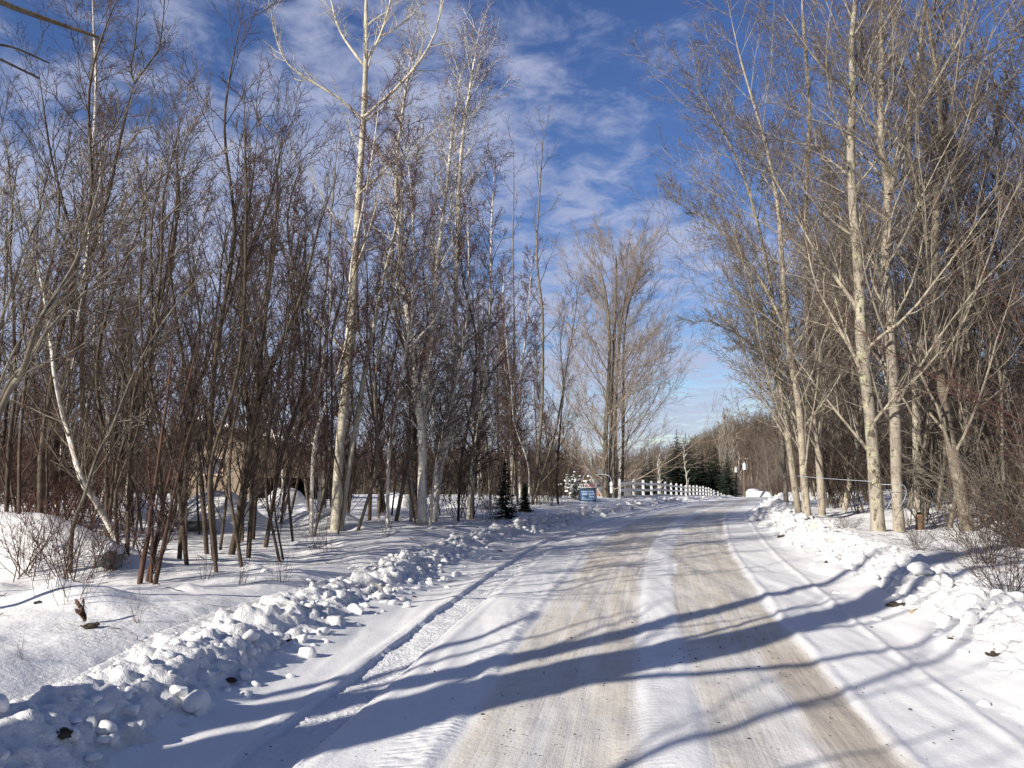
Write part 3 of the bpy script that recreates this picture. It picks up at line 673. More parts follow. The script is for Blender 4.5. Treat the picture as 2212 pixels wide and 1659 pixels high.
# the tree beyond the left edge whose shadow lies over the road, one limb of it in the top left corner
def shade_tree():
    b = np.array([-6.45, .42, .45]); z = lambda x, y, h: np.array([x, y, h])
    st = [b, z(-6.45, .40, 2), z(-6.4, .46, 4), z(-6.38, .5, 5.2), z(-6.35, .72, 7.2), z(-6.2, .95, 9.5), z(-6.0, 1.1, 12)]
    st2 = [b+[-.3, .45, 0], z(-6.8, .88, 2.4), z(-6.9, 1.0, 4.5), z(-7.2, 1.3, 7), z(-7.4, 1.5, 9)]
    limbs = [([z(-6.38, .5, 5.0), z(-6.2, .25, 6.2), z(-6.1, .05, 7.8), z(-6.0, -.2, 10)], .15, .05),
             ([z(-6.4, .45, 3.0), z(-5.2, 1.7, 3.5), z(-4.3, 2.6, 3.98), z(-3.5, 3.4, 3.98), z(-3.1, 3.75, 4.2), z(-2.75, 4.05, 4.17), z(-2.42, 4.25, 4.13)], .05, .008), ([z(-3.1, 3.75, 4.2), z(-2.95, 3.9, 4.32), z(-2.9, 4.1, 4.5)], .012, .004),
             ([z(-3.5, 3.4, 3.98), z(-3.1, 3.8, 3.86), z(-2.95, 3.95, 3.9), z(-2.72, 4.2, 3.85)], .016, .005), ([z(-2.95, 3.95, 3.9), z(-2.85, 4.1, 3.99), z(-2.7, 4.25, 3.97)], .009, .004),
             ([z(-7.0, 1.2, 3.2), z(-6.6, 1.9, 3.5), z(-6.9, 2.4, 4.3), z(-7.4, 2.5, 4.7)], .06, .03),
             ([z(-6.42, .42, 4.0), z(-5.9, -.5, 5.2), z(-5.7, -1.1, 7)], .07, .03)]
    tree('big dark tree beyond the left edge, its limb tip in the top corner', 'tree', [st, st2], [.42, .2], .05, 'maple', DRK, 40, limbs=limbs, kmul=.26, rmin=.010, stop=1, bare=True, pw=2.0)
shade_tree()
for k, (x, y, h, r) in enumerate([(-4.2, -3.9, 9, .07), (-9.8, 3.6, 8, .06), (-2.5, -4.6, 9, .06), (-6.6, -1.7, 9, .07)]):
    b = np.array([x, y, .4]); g = np.random.default_rng(50+k)
    tree(['bare sapling behind the viewer, thrown shadow nearest the frame bottom', 'bare sapling beyond the left edge, past the big dark tree', 'thin bare sapling behind the viewer close to the road', 'bare sapling farthest back beyond the left edge'][k], 'tree',
         [[b, b+[.1, .1, h*.35], b+[g.normal(0, .3), g.normal(0, .3), h*.7], b+[g.normal(0, .5), g.normal(0, .5), h]]], r, .02, 'sapling', DRK, 60+k, kmul=.6, rmin=.007, stop=2 if k == 3 else 3)

# centre maple group
Yc = 50.0
tree('broad vase shaped sugar maple with close grey brown trunks beyond the sign', 'maple tree',
     [[at(x, y, Yc) for x, y in [(1307, 1072), (1309, 920), (1316, 780), (1312, 660), (1296, 580)]], [at(x, y, Yc+.9) for x, y in [(1329, 1072), (1329, 853), (1342, 700), (1362, 590)]],
      [at(x, y, Yc+.3) for x, y in [(1318, 1072), (1320, 900), (1326, 740), (1332, 600), (1330, 540)]]], [R2(15, Yc), R2(14, Yc), R2(10, Yc)], .05, 'vase', (B_GREY, T_FAWN, T_FAWN), 70, kmul=.78, lenmul=1.06, rmin=.0075)
hero('dark slender trunk touching the vase shaped maple on its right', 'tree', [(1344, 1070), (1347, 900), (1347, 786), (1352, 690), (1375, 600), (1400, 520)], 11, 3, 'sapling', (B_DARK, T_BROWN, T_TAN), 71, rmin=.008, lenmul=1.15, Y=50.9)

# right side maples
hero('mottled maple with a knot hole, largest and nearest of the right trees', 'maple tree', [(1900, 1148), (1893, 1080), (1878, 886), (1862, 753), (1855, 553), (1841, 343), (1841, 200), (1838, 100), (1845, 0), (1850, -140)], 42, 11, 'maple', MAP, 80, pw=.75,
     limbs=[([(1856, 672), (1808, 603), (1768, 553), (1710, 450), (1640, 330)], 15, 4, .6), ([(1841, 366), (1801, 323), (1701, 306), (1640, 280)], 8, 3, -.6), ([(1843, 200), (1890, 120), (1930, 0)], 9, 4, .5), ([(1841, 190), (1780, 150), (1700, 40)], 7, 3, -.4),
            ([(1870, 810), (1790, 790), (1710, 760)], 4, 2, -.8)], kmul=.62)
hero('smooth pale maple with two great right limbs, close behind the knotted one', 'maple tree', [(1940, 1125), (1936, 1060), (1929, 853), (1919, 653), (1912, 553), (1918, 400), (1904, 316), (1901, 233), (1904, 100), (1908, -60)], 41, 14, 'maple', MAP2, 81, Y=17.0, pw=.8,
     limbs=[([(1922, 420), (1975, 360), (2041, 290), (2141, 200), (2240, 130)], 14, 4, 1.0), ([(1924, 413), (1955, 300), (2008, 200), (2075, 83), (2115, -20)], 14, 5, -.5), ([(1914, 540), (1980, 470), (2070, 430), (2160, 330)], 9, 3, 1.6),
            ([(1903, 240), (1870, 140), (1850, 20)], 9, 4, .6), ([(1929, 835), (1965, 790), (2010, 770)], 6, 2, .4)], kmul=.9)
Ym = hit(1745, 1130)[1]
tree('maple clump of leaning pale trunks left of the knotted maple', 'maple tree',
     [[at(x, y, Ym) for x, y in [(1745, 1130), (1741, 1080), (1728, 886), (1705, 753), (1691, 553), (1680, 440), (1650, 300), (1600, 130), (1570, 0)]], [at(x, y, Ym+1.0) for x, y in [(1724, 1108), (1704, 960), (1688, 853), (1675, 736), (1662, 600), (1620, 420), (1560, 280), (1500, 180)]]],
     [R2(21, Ym), R2(18, Ym)], .015, 'maple', MAP2, 82, kmul=1.15, lenmul=1.22, limbs=[([at(x, y, Ym+d) for x, y, d in [(1700, 720, 0), (1640, 600, .5), (1560, 500, 1), (1450, 430, 1.4)]], .05, .012), ([at(x, y, Ym+d) for x, y, d in [(1715, 830, 0), (1620, 740, -.6), (1530, 690, -1.)]], .03, .01)])
hero('dark shaded maple trunk just right of the leaning clump', 'maple tree', [(1776, 1115), (1768, 990), (1761, 886), (1748, 720), (1742, 553), (1742, 400), (1748, 240), (1735, 40), (1730, -60)], 27, 7, 'maple', (B_MAPLE2, B_MAPLE2, T_TIP), 83, kmul=.9)
hero('short leaning maple stem at the near end of the far row', 'maple tree', [(1698, 1092), (1690, 960), (1676, 820), (1655, 700), (1600, 560), (1520, 450)], 18, 5, 'maple', MAP2, 84, kmul=.8)
hero('slim grey trunk with snowy broken limb, right of the maples', 'tree', [(2085, 1080), (2098, 906), (2108, 803), (2121, 703), (2112, 586), (2100, 430)], 18, 8, 'sapling', (B_GREY, B_GREY, T_BROWN), 85, Y=20)
hero('forked grey brown trunk behind the smooth pale maple', 'tree', [(1995, 1080), (1985, 900), (1975, 760), (1990, 650), (2000, 560), (2020, 400), (2050, 200)], 15, 5, 'maple', (B_GREY, B_GREY, T_TIP), 86, Y=21, kmul=.7)

# ---- copies: young hardwoods and thicket
def proto(habit, h, r, mats, seed, kmul=1., lean=.06, rmin=.005, lenmul=1., stop=None):
    g = np.random.default_rng(seed); n = 6
    pts = np.c_[np.cumsum(g.normal(0, lean*h*.35, n)), np.cumsum(g.normal(0, lean*h*.35, n)), np.linspace(0, h, n)]; pts[:, :2] -= pts[0, :2]
    return tree('x', 'tree', [list(pts)], r, .012, habit, mats, seed, loc=(0, 0, 0), kmul=kmul, rmin=rmin, lenmul=lenmul, stop=stop)
PROTO = {'dark': [proto('sapling', 8.2, .05, DRK, 201, rmin=.0034), proto('sapling', 7.4, .043, BRN, 202, lean=.10, rmin=.0034), proto('sapling', 9., .058, BRN, 203, lean=.05, rmin=.0034)],
         'birchy': [proto('birch', 9.0, .045, BIR2, 204, kmul=.8), proto('birch', 8.0, .04, (B_GREY, T_BIRCH, T_BIRCH), 205, kmul=.9, lean=.08)],
         'grey': [proto('sapling', 9.5, .055, GRY, 206, rmin=.004), proto('sapling', 8.6, .046, (B_GREY, T_BROWN, T_BROWN), 207, lean=.09, rmin=.004)],
         'whip': [proto('sparse', 5.6, .024, DRK, 211, lean=.06, rmin=.004, kmul=1.2), proto('sparse', 4.6, .02, BRN, 212, lean=.08, rmin=.004), proto('sapling', 5.0, .026, BRN, 213, lean=.07, rmin=.004, kmul=.5)],
         'maple': [proto('maple', 12.5, .115, (B_MAPLE2, T_TAN, T_TIP), 208, rmin=.007, stop=3), proto('maple', 11.0, .09, (B_GREY, T_TIP, T_TIP), 209, rmin=.007, lean=.08, stop=3), proto('maple', 13.5, .125, (B_GREY, T_TAN, T_TIP), 210, rmin=.007, stop=3)]}
USED = set()
def place(kind, i, x, y, rz, sc, label, cat, group, tilt=(0, 0), name='tree'):
    src = PROTO[kind][i % len(PROTO[kind])]
    o = src if src.name not in USED else copy_tree(src)
    USED.add(src.name)
    o.location = (x, y, gz(x, y)-.03); o.rotation_euler = (tilt[0], tilt[1], rz); o.scale = (sc, sc, sc)
    o.name = name; tag(o, label, cat, group)
    return o
LAND_L = [(-400, 'left edge'), (130, 'upright birch'), (320, 'red clump'), (500, 'blackish trunk'), (725, 'tall aspen'), (912, 'crossed birches'), (1090, 'small spruce'), (1265, 'blue sign'), (1420, 'white fence')]
LAND_R = [(1420, 'white fence'), (1640, 'road end'), (1745, 'maple clump'), (1900, 'knotted maple'), (2100, 'slim grey trunk'), (2700, 'right edge')]
def auto_labels(items, land, looks, rows, noun):
    """items: dicts with px, y, look; gives each 'look noun, ordinal from left between A and B, row'"""
    cells = {}
    for it in items:
        k = max(0, min(len(land)-2, sum(1 for a, _ in land if a <= it['px'])-1))
        r = [n for lim, n in rows if it['y'] < lim][0]
        cells.setdefault((k, r), []).append(it)
    for (k, r), L in cells.items():
        L.sort(key=lambda q: q['px'])
        for j, it in enumerate(L):
            o = ORD[min(j, len(ORD)-1)]
            it['label'] = f"{it['look']}, {o} from left between {land[k][1]} and {land[k+1][1]}, {r} row"
g = np.random.default_rng(123); items = []
def scatter(n, pr, yr, kinds, look, scr, lim):
    tries = 0; c = 0
    while c < n and tries < n*60:
        tries += 1
        px = g.uniform(*pr); y = g.uniform(*yr); x = ((px*KP-512)/769)*y*1.0
        if lim(x, y): continue
        if any((x-q['x'])**2+(y-q['yy'])**2 < .45**2 for q in items): continue
        kd = kinds[g.integers(len(kinds))]
        items.append(dict(px=px, y=y, x=x, yy=y, kind=kd, look=look[kd], sc=g.uniform(*scr), rz=g.uniform(0, 6.28), i=int(g.integers(3)), tilt=(g.normal(0, .04), g.normal(.025, .045)))); c += 1
loL = {'whip': 'thin dark whip', 'dark': 'slim dark sapling', 'birchy': 'slim birch', 'grey': 'slim grey sapling', 'maple': 'bare tan maple'}
SHED = (-9.9, 30.0)
def offL(x, y): return Lx(y)-x < 2.2 or (abs(x-SHED[0]) < 5.6 and abs(y-SHED[1]) < 5.2) or (y < 14 and -6.5 < x < -1.0 and y < 9.5)
def offL2(x, y): return offL(x, y) or (px_near(x, y))
def px_near(x, y): return False
scatter(16, (-60, 640), (10.5, 15.5), ['dark'], loL, (.8, 1.08), offL)
scatter(26, (-40, 700), (9.8, 15.5), ['whip'], loL, (.7, 1.2), offL)
scatter(30, (100, 1180), (15.5, 26), ['whip'], loL, (.8, 1.4), offL)
scatter(11, (560, 1120), (15.5, 22), ['dark', 'grey', 'birchy'], loL, (.85, 1.1), offL)
scatter(27, (-60, 1080), (15.5, 26), ['dark', 'dark', 'grey', 'birchy'], loL, (.85, 1.15), lambda x, y: offL(x, y) or (x/y > -.42 and x/y < -.235 and g.random() < .85))
scatter(14, (990, 1230), (24, 38), ['dark', 'grey', 'birchy'], loL, (.75, 1.0), offL)
scatter(13, (-60, 1200), (28, 48), ['dark', 'grey', 'grey', 'birchy'], loL, (.8, 1.1), offL)
auto_labels(items, LAND_L, None, [(15.5, 'front'), (26.01, 'middle'), (99, 'back')], '')
for it in items: place(it['kind'], it['i'], it['x'], it['yy'], it['rz'], it['sc'], it['label'], 'tree', LG, it['tilt'])
items = []
def offR(x, y): return x-Rx(y) < 2.0
loR = {'maple': 'bare tan maple', 'dark': 'slim dark tree', 'grey': 'slim grey tree'}
scatter(15, (1800, 2350), (16.5, 24), ['maple', 'maple', 'grey', 'dark'], loR, (.95, 1.4), lambda x, y: x-Rx(y) < 3.2)
scatter(22, (1700, 2400), (24, 40), ['maple', 'maple', 'grey', 'dark'], loR, (.85, 1.2), offR)
scatter(18, (1640, 2200), (40, 70), ['maple'], loR, (.8, 1.05), offR)
for k, y in enumerate(np.linspace(26, 118, 20)):
    x = Rx(y)+2.2+g.uniform(-.3, 1.6); px = project(np.array([x, y, 0.]))[0]
    items.append(dict(px=float(px), y=y, x=x, yy=y, kind='maple', look='roadside tan maple', sc=(.95 if y < 60 else .8)*g.uniform(.85, 1.1), rz=g.uniform(0, 6), i=k, tilt=(g.normal(0, .03), -.06)))
auto_labels(items, LAND_R, None, [(24, 'front'), (40, 'middle'), (999, 'back')], '')
for it in items: place(it['kind'], it['i'], it['x'], it['yy'], it['rz'], it['sc'], it['label'], 'tree', 'bare trees right of the road', it['tilt'])

# ---- shrubs (one loose mesh each)
def shrub_mesh(seed, h, n, mats, spread=.5, rmin=.0035, sub=(9, 6), r=.011, up=.04):
    g = np.random.default_rng(seed); base = np.c_[g.normal(0, .12*h*.5, n), g.normal(0, .12*h*.5, n), np.full(n, -.08)]
    d = norm(np.c_[g.normal(0, spread, n), g.normal(0, spread, n), np.ones(n)]); P = np.empty((n, 9, 3)); P[:, 0] = base; st = (h*g.uniform(.55, 1.1, n)/8)[:, None]
    for k in range(1, 9): d = norm(d+g.normal(0, .06, d.shape)+[0, 0, up]); P[:, k] = P[:, k-1]+d*st
    R = r*g.uniform(.6, 1.2, n)[:, None]*np.linspace(1, .3, 9)[None]
    A = grow(g, P, R, sub[0], .2, 1., (22, 50), .32, 6, .04, .10, .6, rmin); B = grow(g, *A, sub[1], .15, 1., (25, 55), .4, 4, .03, .13, .6, rmin)
    return [(P, R, 5, 0), (*A, 3, 1), (*B, 3, 1)], mats
SH = {}
def shrub(kind, x, y, rz, sc, label, group, cat='shrub', name='shrub', tilt=(0, 0)):
    if kind not in SH:
        parts, mats = {'thicket': lambda: shrub_mesh(301, 2.4, 16, (B_DARK, T_BROWN), .42, .0055), 'thicket2': lambda: shrub_mesh(302, 2.9, 13, (B_GREY, T_DARK), .36, .0055),
                       'red': lambda: shrub_mesh(303, 1.9, 15, (B_RED, T_RED), .5, .0042), 'cane': lambda: shrub_mesh(304, 3.2, 12, (B_GREY, T_TAN), .75, .004, (6, 4), .012, .0),
                       'brush': lambda: shrub_mesh(305, 1.5, 26, (B_DARK, T_BROWN), .7, .003, (9, 6), .006), 'weed': lambda: shrub_mesh(306, .75, 9, (B_DARK, T_DARK), .28, .002, (3, 2), .0045),
                       'reed': lambda: shrub_mesh(307, 1.0, 6, (T_BROWN, T_BROWN), .25, .002, (3, 2), .0045), 'redhang': lambda: shrub_mesh(308, 5.2, 9, (B_RED, T_RED), .35, .0045, (11, 7), .018, .0)}[kind]()
        o = tubes(name, parts, list(mats)); SH[kind] = o
    else:
        o = SH[kind].copy(); COL.objects.link(o)
    o.name = name; o.location = (x, y, gz(x, y)); o.rotation_euler = (tilt[0], tilt[1], rz); o.scale = (sc,)*3
    tag(o, label, cat, group); return o
items = []
def scat_sh(n, pr, yr, kinds, looks, scr, lim):
    c = 0; t = 0
    while c < n and t < n*60:
        t += 1; px = g.uniform(*pr); y = g.uniform(*yr); x = ((px*KP-512)/769)*y
        if lim(x, y): continue
        kd = kinds[g.integers(len(kinds))]; items.append(dict(px=px, y=y, x=x, yy=y, kind=kd, look=looks[kd], sc=g.uniform(*scr), rz=g.uniform(0, 6.28), tilt=(0, 0))); c += 1
lk = {'thicket': 'brown twiggy shrub', 'thicket2': 'dark twiggy shrub', 'red': 'red stemmed shrub', 'cane': 'pale arching cane shrub', 'brush': 'low brushy shrub'}
scat_sh(24, (-40, 1180), (19, 34), ['thicket', 'thicket2', 'thicket2'], lk, (.7, 1.15), lambda x, y: offL(x, y) or (x/y > -.42 and x/y < -.235))
scat_sh(46, (-60, 1260), (36, 60), ['thicket', 'thicket2'], lk, (.8, 1.3), offL)
scat_sh(7, (-60, 300), (11.5, 17), ['red'], lk, (1.0, 1.6), offL)
auto_labels(items, LAND_L, None, [(18, 'front'), (35, 'middle'), (999, 'back')], '')
for it in items: shrub(it['kind'], it['x'], it['yy'], it['rz'], it['sc'], it['label'], 'twiggy undergrowth shrubs left of the road')
items = []
scat_sh(8, (1990, 2260), (9.5, 14), ['brush', 'cane', 'brush'], lk, (.8, 1.2), lambda x, y: x-Rx(y) < 3.4)
scat_sh(20, (1780, 2350), (17, 30), ['thicket', 'thicket2', 'cane'], lk, (.8, 1.3), lambda x, y: x-Rx(y) < 3.)
for k, y in enumerate(np.linspace(24, 112, 24)):
    x = Rx(y)+1.9+g.uniform(-.2, 1.3); items.append(dict(px=float(project(np.array([x, y, 0.]))[0]), y=y, x=x, yy=y, kind='thicket', look='roadside brown shrub', sc=g.uniform(1.2, 1.8), rz=g.uniform(0, 6), tilt=(0, 0)))
scat_sh(24, (1660, 2350), (30, 75), ['thicket', 'thicket2'], lk, (1.2, 1.8), lambda x, y: x-Rx(y) < 2.4)
auto_labels(items, LAND_R, None, [(15, 'front'), (30.01, 'middle'), (999, 'back')], '')
for it in items: shrub(it['kind'], it['x'], it['yy'], it['rz'], it['sc'], it['label'], 'twiggy undergrowth shrubs right of the road')
for k, (px, py, kd, sc, lab) in enumerate([(60, 1245, 'red', .62, 'red stemmed shrub before the big snow mound, leftmost'), (150, 1255, 'red', .7, 'dense red brown shrub at the foot of the snow mound'), (230, 1235, 'red', .5, 'small red shrub beside the grey boulder'),
        (135, 1300, 'reed', .75, 'tall dry stalks in the snow left of the dark hollow'), (110, 1275, 'reed', .8, 'tall dry stalks farthest left before the snow mound'), (185, 1290, 'reed', .6, 'shorter dry stalks just right of the tall ones'),
        (300, 1340, 'weed', .45, 'lone thin stalk standing clear in the open snow'), (45, 1425, 'weed', .3, 'small stubby weed tuft nearest on the left field'), (440, 1255, 'weed', .7, 'thin dark weed stems right of the red clump'),
        (520, 1260, 'weed', .7, 'thin dark weed stems before the blackish trunk'), (610, 1260, 'weed', .75, 'weed stems in a dip of snow before the aspen'), (690, 1190, 'weed', 1., 'taller dark weed stems left of the aspen foot'),
        (700, 1195, 'weed', 1.1, 'black weed stems crossing like an A before the aspen'), (830, 1160, 'weed', .9, 'weed stems between aspen and crossed birches'), (980, 1140, 'weed', .8, 'weed stems right of the crossed birches'),
        (1060, 1120, 'thicket2', .35, 'low dark brush left of the small spruce'), (1190, 1090, 'thicket', .5, 'low brush between spruce and sign'), (1225, 1092, 'thicket2', .45, 'dark brush just left of the sign'),
        (1830, 1150, 'brush', .35, 'small twiggy tuft left of the knotted maple foot'), (1985, 1190, 'brush', .42, 'fallen twiggy tip lying on snow right of the maples'), (1810, 1100, 'weed', 1.2, 'dark forked stems between maple clump and knotted maple'),
        (2180, 1290, 'brush', .75, 'thin brush at the right picture edge above the bank'), (2130, 1215, 'brush', .9, 'dense brown brush at the right edge over a dark hollow')]):
    p = hit(px, py); shrub(kd, p[0], p[1], k*1.3, sc, lab, None, 'weed' if kd in ('weed', 'reed') else 'shrub', 'dry_weed' if kd in ('weed', 'reed') else 'shrub')
# red twigged tree hanging in from the right, and arching pale canes
for k, (x, y, sc, tl, lab) in enumerate([(8.6, 9.6, 1.0, (0, -.45), 'dark red twigged bush hanging in from the right edge, highest'), (9.6, 11.5, 1.05, (0, -.35), 'dark red twigged bush hanging in from the right edge, farther back'), (7.9, 8.9, .8, (.1, -.6), 'dark red twigged bush low at the right edge')]):
    shrub('redhang', x, y, k*2.1, sc, lab, None, tilt=tl)
for k, (x, y, sc, tl, lab) in enumerate([(8.2, 11.0, .9, (0, -.5), 'pale canes arching left over the snow by the right edge'), (9.2, 13.2, 1., (.1, -.6), 'pale canes arching left behind the brown brush'), (10.2, 12.2, 1.1, (-.1, -.45), 'tallest pale canes leaning left at the right edge')]):
    shrub('cane', x, y, k*1.7, sc, lab, None, tilt=tl)

# ---- spruces
def spruce(label, x, y, h, seed, mats, dens=1.0, group=None):
    g = np.random.default_rng(seed); root = empty('spruce_tree', (x, y, gz(x, y)-.05)); tag(root, label, 'spruce tree', group)
    P = np.array([[0, 0, -.1], [0, 0, h*.5], [0, 0, h]]); tubes('trunk', [(resample(P, 8)[None], np.linspace(h*.012+.01, .006, 8)[None], 7, 0)], [B_DARK], root)
    vs, fs, o = [], [], 0; nw = int(16*dens+h*2)
    for w in range(nw):
        nb = int(7+8*(1-w/nw))
        for b in range(nb):
            t = min(.995, (w+g.random()*1.6)/nw); z = h*(.04+.95*t); L = h*.30*(1-t)**.8+.03
            a = g.uniform(0, 6.28); LL = L*g.uniform(.7, 1.15); q = int(8+LL*10)
            s = np.linspace(.1, 1, q); dz = -.28*s*LL+.16*LL*s**2
            c = np.c_[np.cos(a)*s*LL, np.sin(a)*s*LL, z+dz+g.normal(0, .02, q)]
            wd = (.05+.10*LL)*(1-.6*s)
            for k in range(q):
                for sd in (-1, 1):
                    a2 = a+sd*g.uniform(.5, 1.2); d1 = np.array([math.cos(a2), math.sin(a2), g.uniform(-.5, .1)])*wd[k]*g.uniform(.9, 1.9)
                    nrm = np.array([-d1[1], d1[0], g.normal(0, .3)*wd[k]])*.28
                    vs.append(np.stack([c[k], c[k]+d1*.5+nrm, c[k]+d1, c[k]+d1*.5-nrm])); fs.append(np.arange(4)+o); o += 4
    mesh_np('crown', np.concatenate(vs), np.array(fs), mats, smooth=False, parent=root)
p = hit(1092, 1122)
spruce('small dark spruce standing among the birch trunks at the bank', p[0], p[1], 1.75, 1, [M_NEEDLE])
p = hit(1135, 1112)
spruce('lower dark spruce spreading right of the small spruce', p[0], p[1]+.8, .95, 2, [M_NEEDLE])
for k, (px, Y, h, lab) in enumerate([(1405, 120, 8.5, 'dark spruce farthest left behind the white fence'), (1445, 135, 9.5, 'dark spruce beside the open brown gap behind the fence'), (1463, 128, 13, 'tallest dark spruce behind the middle of the fence'), (1482, 130, 12.5, 'pointed dark spruce right of the tallest one'),
        (1500, 126, 10.5, 'bushy dark spruce right of the pointed one'), (1518, 132, 9.5, 'dark spruce behind the small white birch'), (1545, 128, 10.5, 'dark spruce right of the small white birch'), (1572, 120, 8.5, 'dark spruce left of the pale poplars'), (1432, 125, 7.5, 'lowest dark spruce in the fence row'), (1391, 128, 8.0, 'dark spruce nearest the vase shaped maple'), (1455, 140, 10, 'dark spruce tucked left of the tallest one'), (1492, 142, 11.5, 'dark spruce tucked behind the bushy one'), (1510, 145, 10, 'dark spruce right behind the bushy one'), (1533, 140, 10.5, 'dark spruce between the small birch and the poplars'), (1558, 138, 9.5, 'dark spruce at the poplar feet')]):
    q = at(px, 1000, Y); spruce(lab, q[0], Y, h, 10+k, [M_NEEDLE], 1.2, 'dark spruces beyond the white fence')

# ---- poplars and a small birch beyond the fence
for k, (px, Y, h, lab) in enumerate([(1556, 135, 13, 'pale columnar poplar nearest the spruces'), (1566, 140, 16, 'tall pale poplar, second in the tight row'), (1577, 143, 15.5, 'tall pale poplar, third in the tight row'), (1587, 146, 13.5, 'pale poplar nearest the utility poles')]):
    q = at(px, 1050, Y); b = np.array([q[0], Y, gz(q[0], Y)])
    tree(lab, 'poplar tree', [[b, b+[.2, 0, h*.4], b+[.1, 0, h*.75], b+[.3, 0, h]]], .13, .03, 'poplar', (B_MAPLE2, T_GREYL, T_TAN), 90+k, group='pale poplars beyond the fence end', rmin=.02)
for k, (px, Y, h, lab) in enumerate([(1482, 105, 7.5, 'small pale birch before the dark spruces'), (1425, 108, 6.5, 'thin pale birch left of the dark spruces'), (1600, 140, 9, 'thin white birch beside the shorter utility pole')]):
    q = at(px, 1050, Y); b = np.array([q[0], Y, gz(q[0], Y)])
    tree(lab, 'birch tree', [[b, b+[.1, 0, h*.4], b+[-.2, 0, h*.75], b+[0, 0, h]]], .055, .02, 'sparse', (B_BIRCH, B_BIRCH, T_GREYL), 95+k, rmin=.018)

# ---- far woods: hillside and the woods behind, one uncountable mass
def woods(name, label, spots, hr, m, seed, k=3):
    g = np.random.default_rng(seed); n = len(spots); x, y = spots[:, 0], spots[:, 1]; z = gz(x, y); h = g.uniform(*hr, n)
    P = np.stack([np.c_[x, y, z-.3], np.c_[x+g.normal(0, .25, n), y, z+h*.5], np.c_[x+g.normal(0, .5, n), y, z+h]], 1); r = np.hypot(x, y)
    R = np.stack([.08+r*.00022, .06+r*.00015, .02+r*.00008], 1)
    A = grow(g, P, R, 16, .18, 1., (22, 50), .28, 4, .10, .09, .6, .02, .4); A = (A[0], np.maximum(A[1], .012+.00006*np.repeat(r, 16)[:, None]))
    B = grow(g, *A, 5, .2, 1., (22, 50), .42, 3, .08, .1, .6, .015, .4); B = (B[0], np.maximum(B[1], .008+.00005*np.repeat(r, 80)[:, None]))
    tag(tubes(name, [(P, R, 3, 0), (*A, 3, 1), (*B, 3, 1)], m), label, kind='stuff')
g = np.random.default_rng(9)
T_HILL = twig_mat('hillside twigs', (.165, .125, .095), (.115, .09, .07)); B_HILL = twig_mat('hillside trunks', (.26, .22, .18), (.15, .12, .10))
a = np.radians(g.uniform(-38, 40, 2600)); r = np.sqrt(g.uniform(170**2, 430**2, 2600)); sp_ = np.c_[r*np.sin(a), r*np.cos(a)]
a2 = np.radians(g.uniform(13, 24, 1500)); r2 = np.sqrt(g.uniform(135**2, 300**2, 1500)); q2 = np.c_[r2*np.sin(a2), r2*np.cos(a2)]; sp_ = np.vstack([sp_, q2[np.abs(q2[:, 0]-Rx(q2[:, 1])+2) > 7]])
woods('hillside_woods', 'brown leafless woods covering the far hillside', sp_, (7, 11), [B_HILL, T_HILL], 1)
a = np.radians(g.uniform(-38, 5, 800)); r = np.sqrt(g.uniform(60**2, 150**2, 800)); sp_ = np.c_[r*np.sin(a), r*np.cos(a)]; sp_ = sp_[Lx(sp_[:, 1])-sp_[:, 0] > 10]
woods('distant_woods', 'brown leafless woods behind the left hand trees', sp_, (3.5, 7), [B_DARK, T_BROWN], 2)
a = np.radians(g.uniform(14, 42, 650)); r = np.sqrt(g.uniform(45**2, 150**2, 650)); sp_ = np.c_[r*np.sin(a), r*np.cos(a)]; sp_ = sp_[sp_[:, 0]-Rx(sp_[:, 1]) > 4]
woods('distant_woods', 'brown leafless woods behind the right hand maples', sp_, (5, 9), [B_DARK, T_BROWN], 3)
for k, (px, py, Y, h, lab) in enumerate([(1592, 940, 330, 9, 'lone dark conifer poking above the hill skyline'), (1640, 1000, 260, 12, 'dark conifer on the hillside behind the utility poles')]):
    q = at(px, py, Y); spruce(lab, q[0], Y, h, 40+k, [M_NEEDLE], .4)

# ---- white fence
def fence():
    pts = [(5.9, 42.6)]; ys = np.arange(44.8, 99, .05)
    fx = lambda y: 7.1 + (y-45)*.337 + .00012*(y-45)**2
    path = np.c_[fx(ys), ys]; tail = np.array([[27.4, 103], [30.2, 110], [33.4, 117], [36.2, 122]])
    path = np.vstack([path, tail]); seg = np.r_[0, np.cumsum(np.linalg.norm(np.diff(path, axis=0), axis=1))]
    d = np.arange(0, seg[-1], 3.4); px = np.interp(d, seg, path[:, 0]); py = np.interp(d, seg, path[:, 1])
    px = np.r_[5.9, px]; py = np.r_[42.6, py]
    def zf(x, y): return float(gz(x, y))-.05
    root = empty('rail_fence', (px[1], py[1], zf(px[1], py[1]))); tag(root, 'long white three rail fence along the left side of the far road', 'fence'); b = np.array(root.location)
    M_F = M_WHITE
    for x, y in zip(px, py):
        bm = bmesh.new(); bbox(bm, (0, 0, .46), (.14, .14, 1.3), bev=.01); bcyl(bm, (0, 0, 1.14), .115, .0, .07, 4, Matrix.Rotation(math.pi/4, 4, 'Z')); from_bm('post', bm, M_F, root, np.array([x, y, zf(x, y)])-b)
    for h in (.16, .54, .92):
        bm = bmesh.new()
        for k in range(len(px)-1):
            p = np.array([px[k], py[k], zf(px[k], py[k])+h]); q = np.array([px[k+1], py[k+1], zf(px[k+1], py[k+1])+h]); dv = q-p; L = np.linalg.norm(dv)
            rot = Vector(dv).to_track_quat('X', 'Z').to_matrix().to_4x4(); bbox(bm, (p+q)/2-b, (L-.145, .045, .15), rot)
        from_bm('rail', bm, M_F, root)
fence()

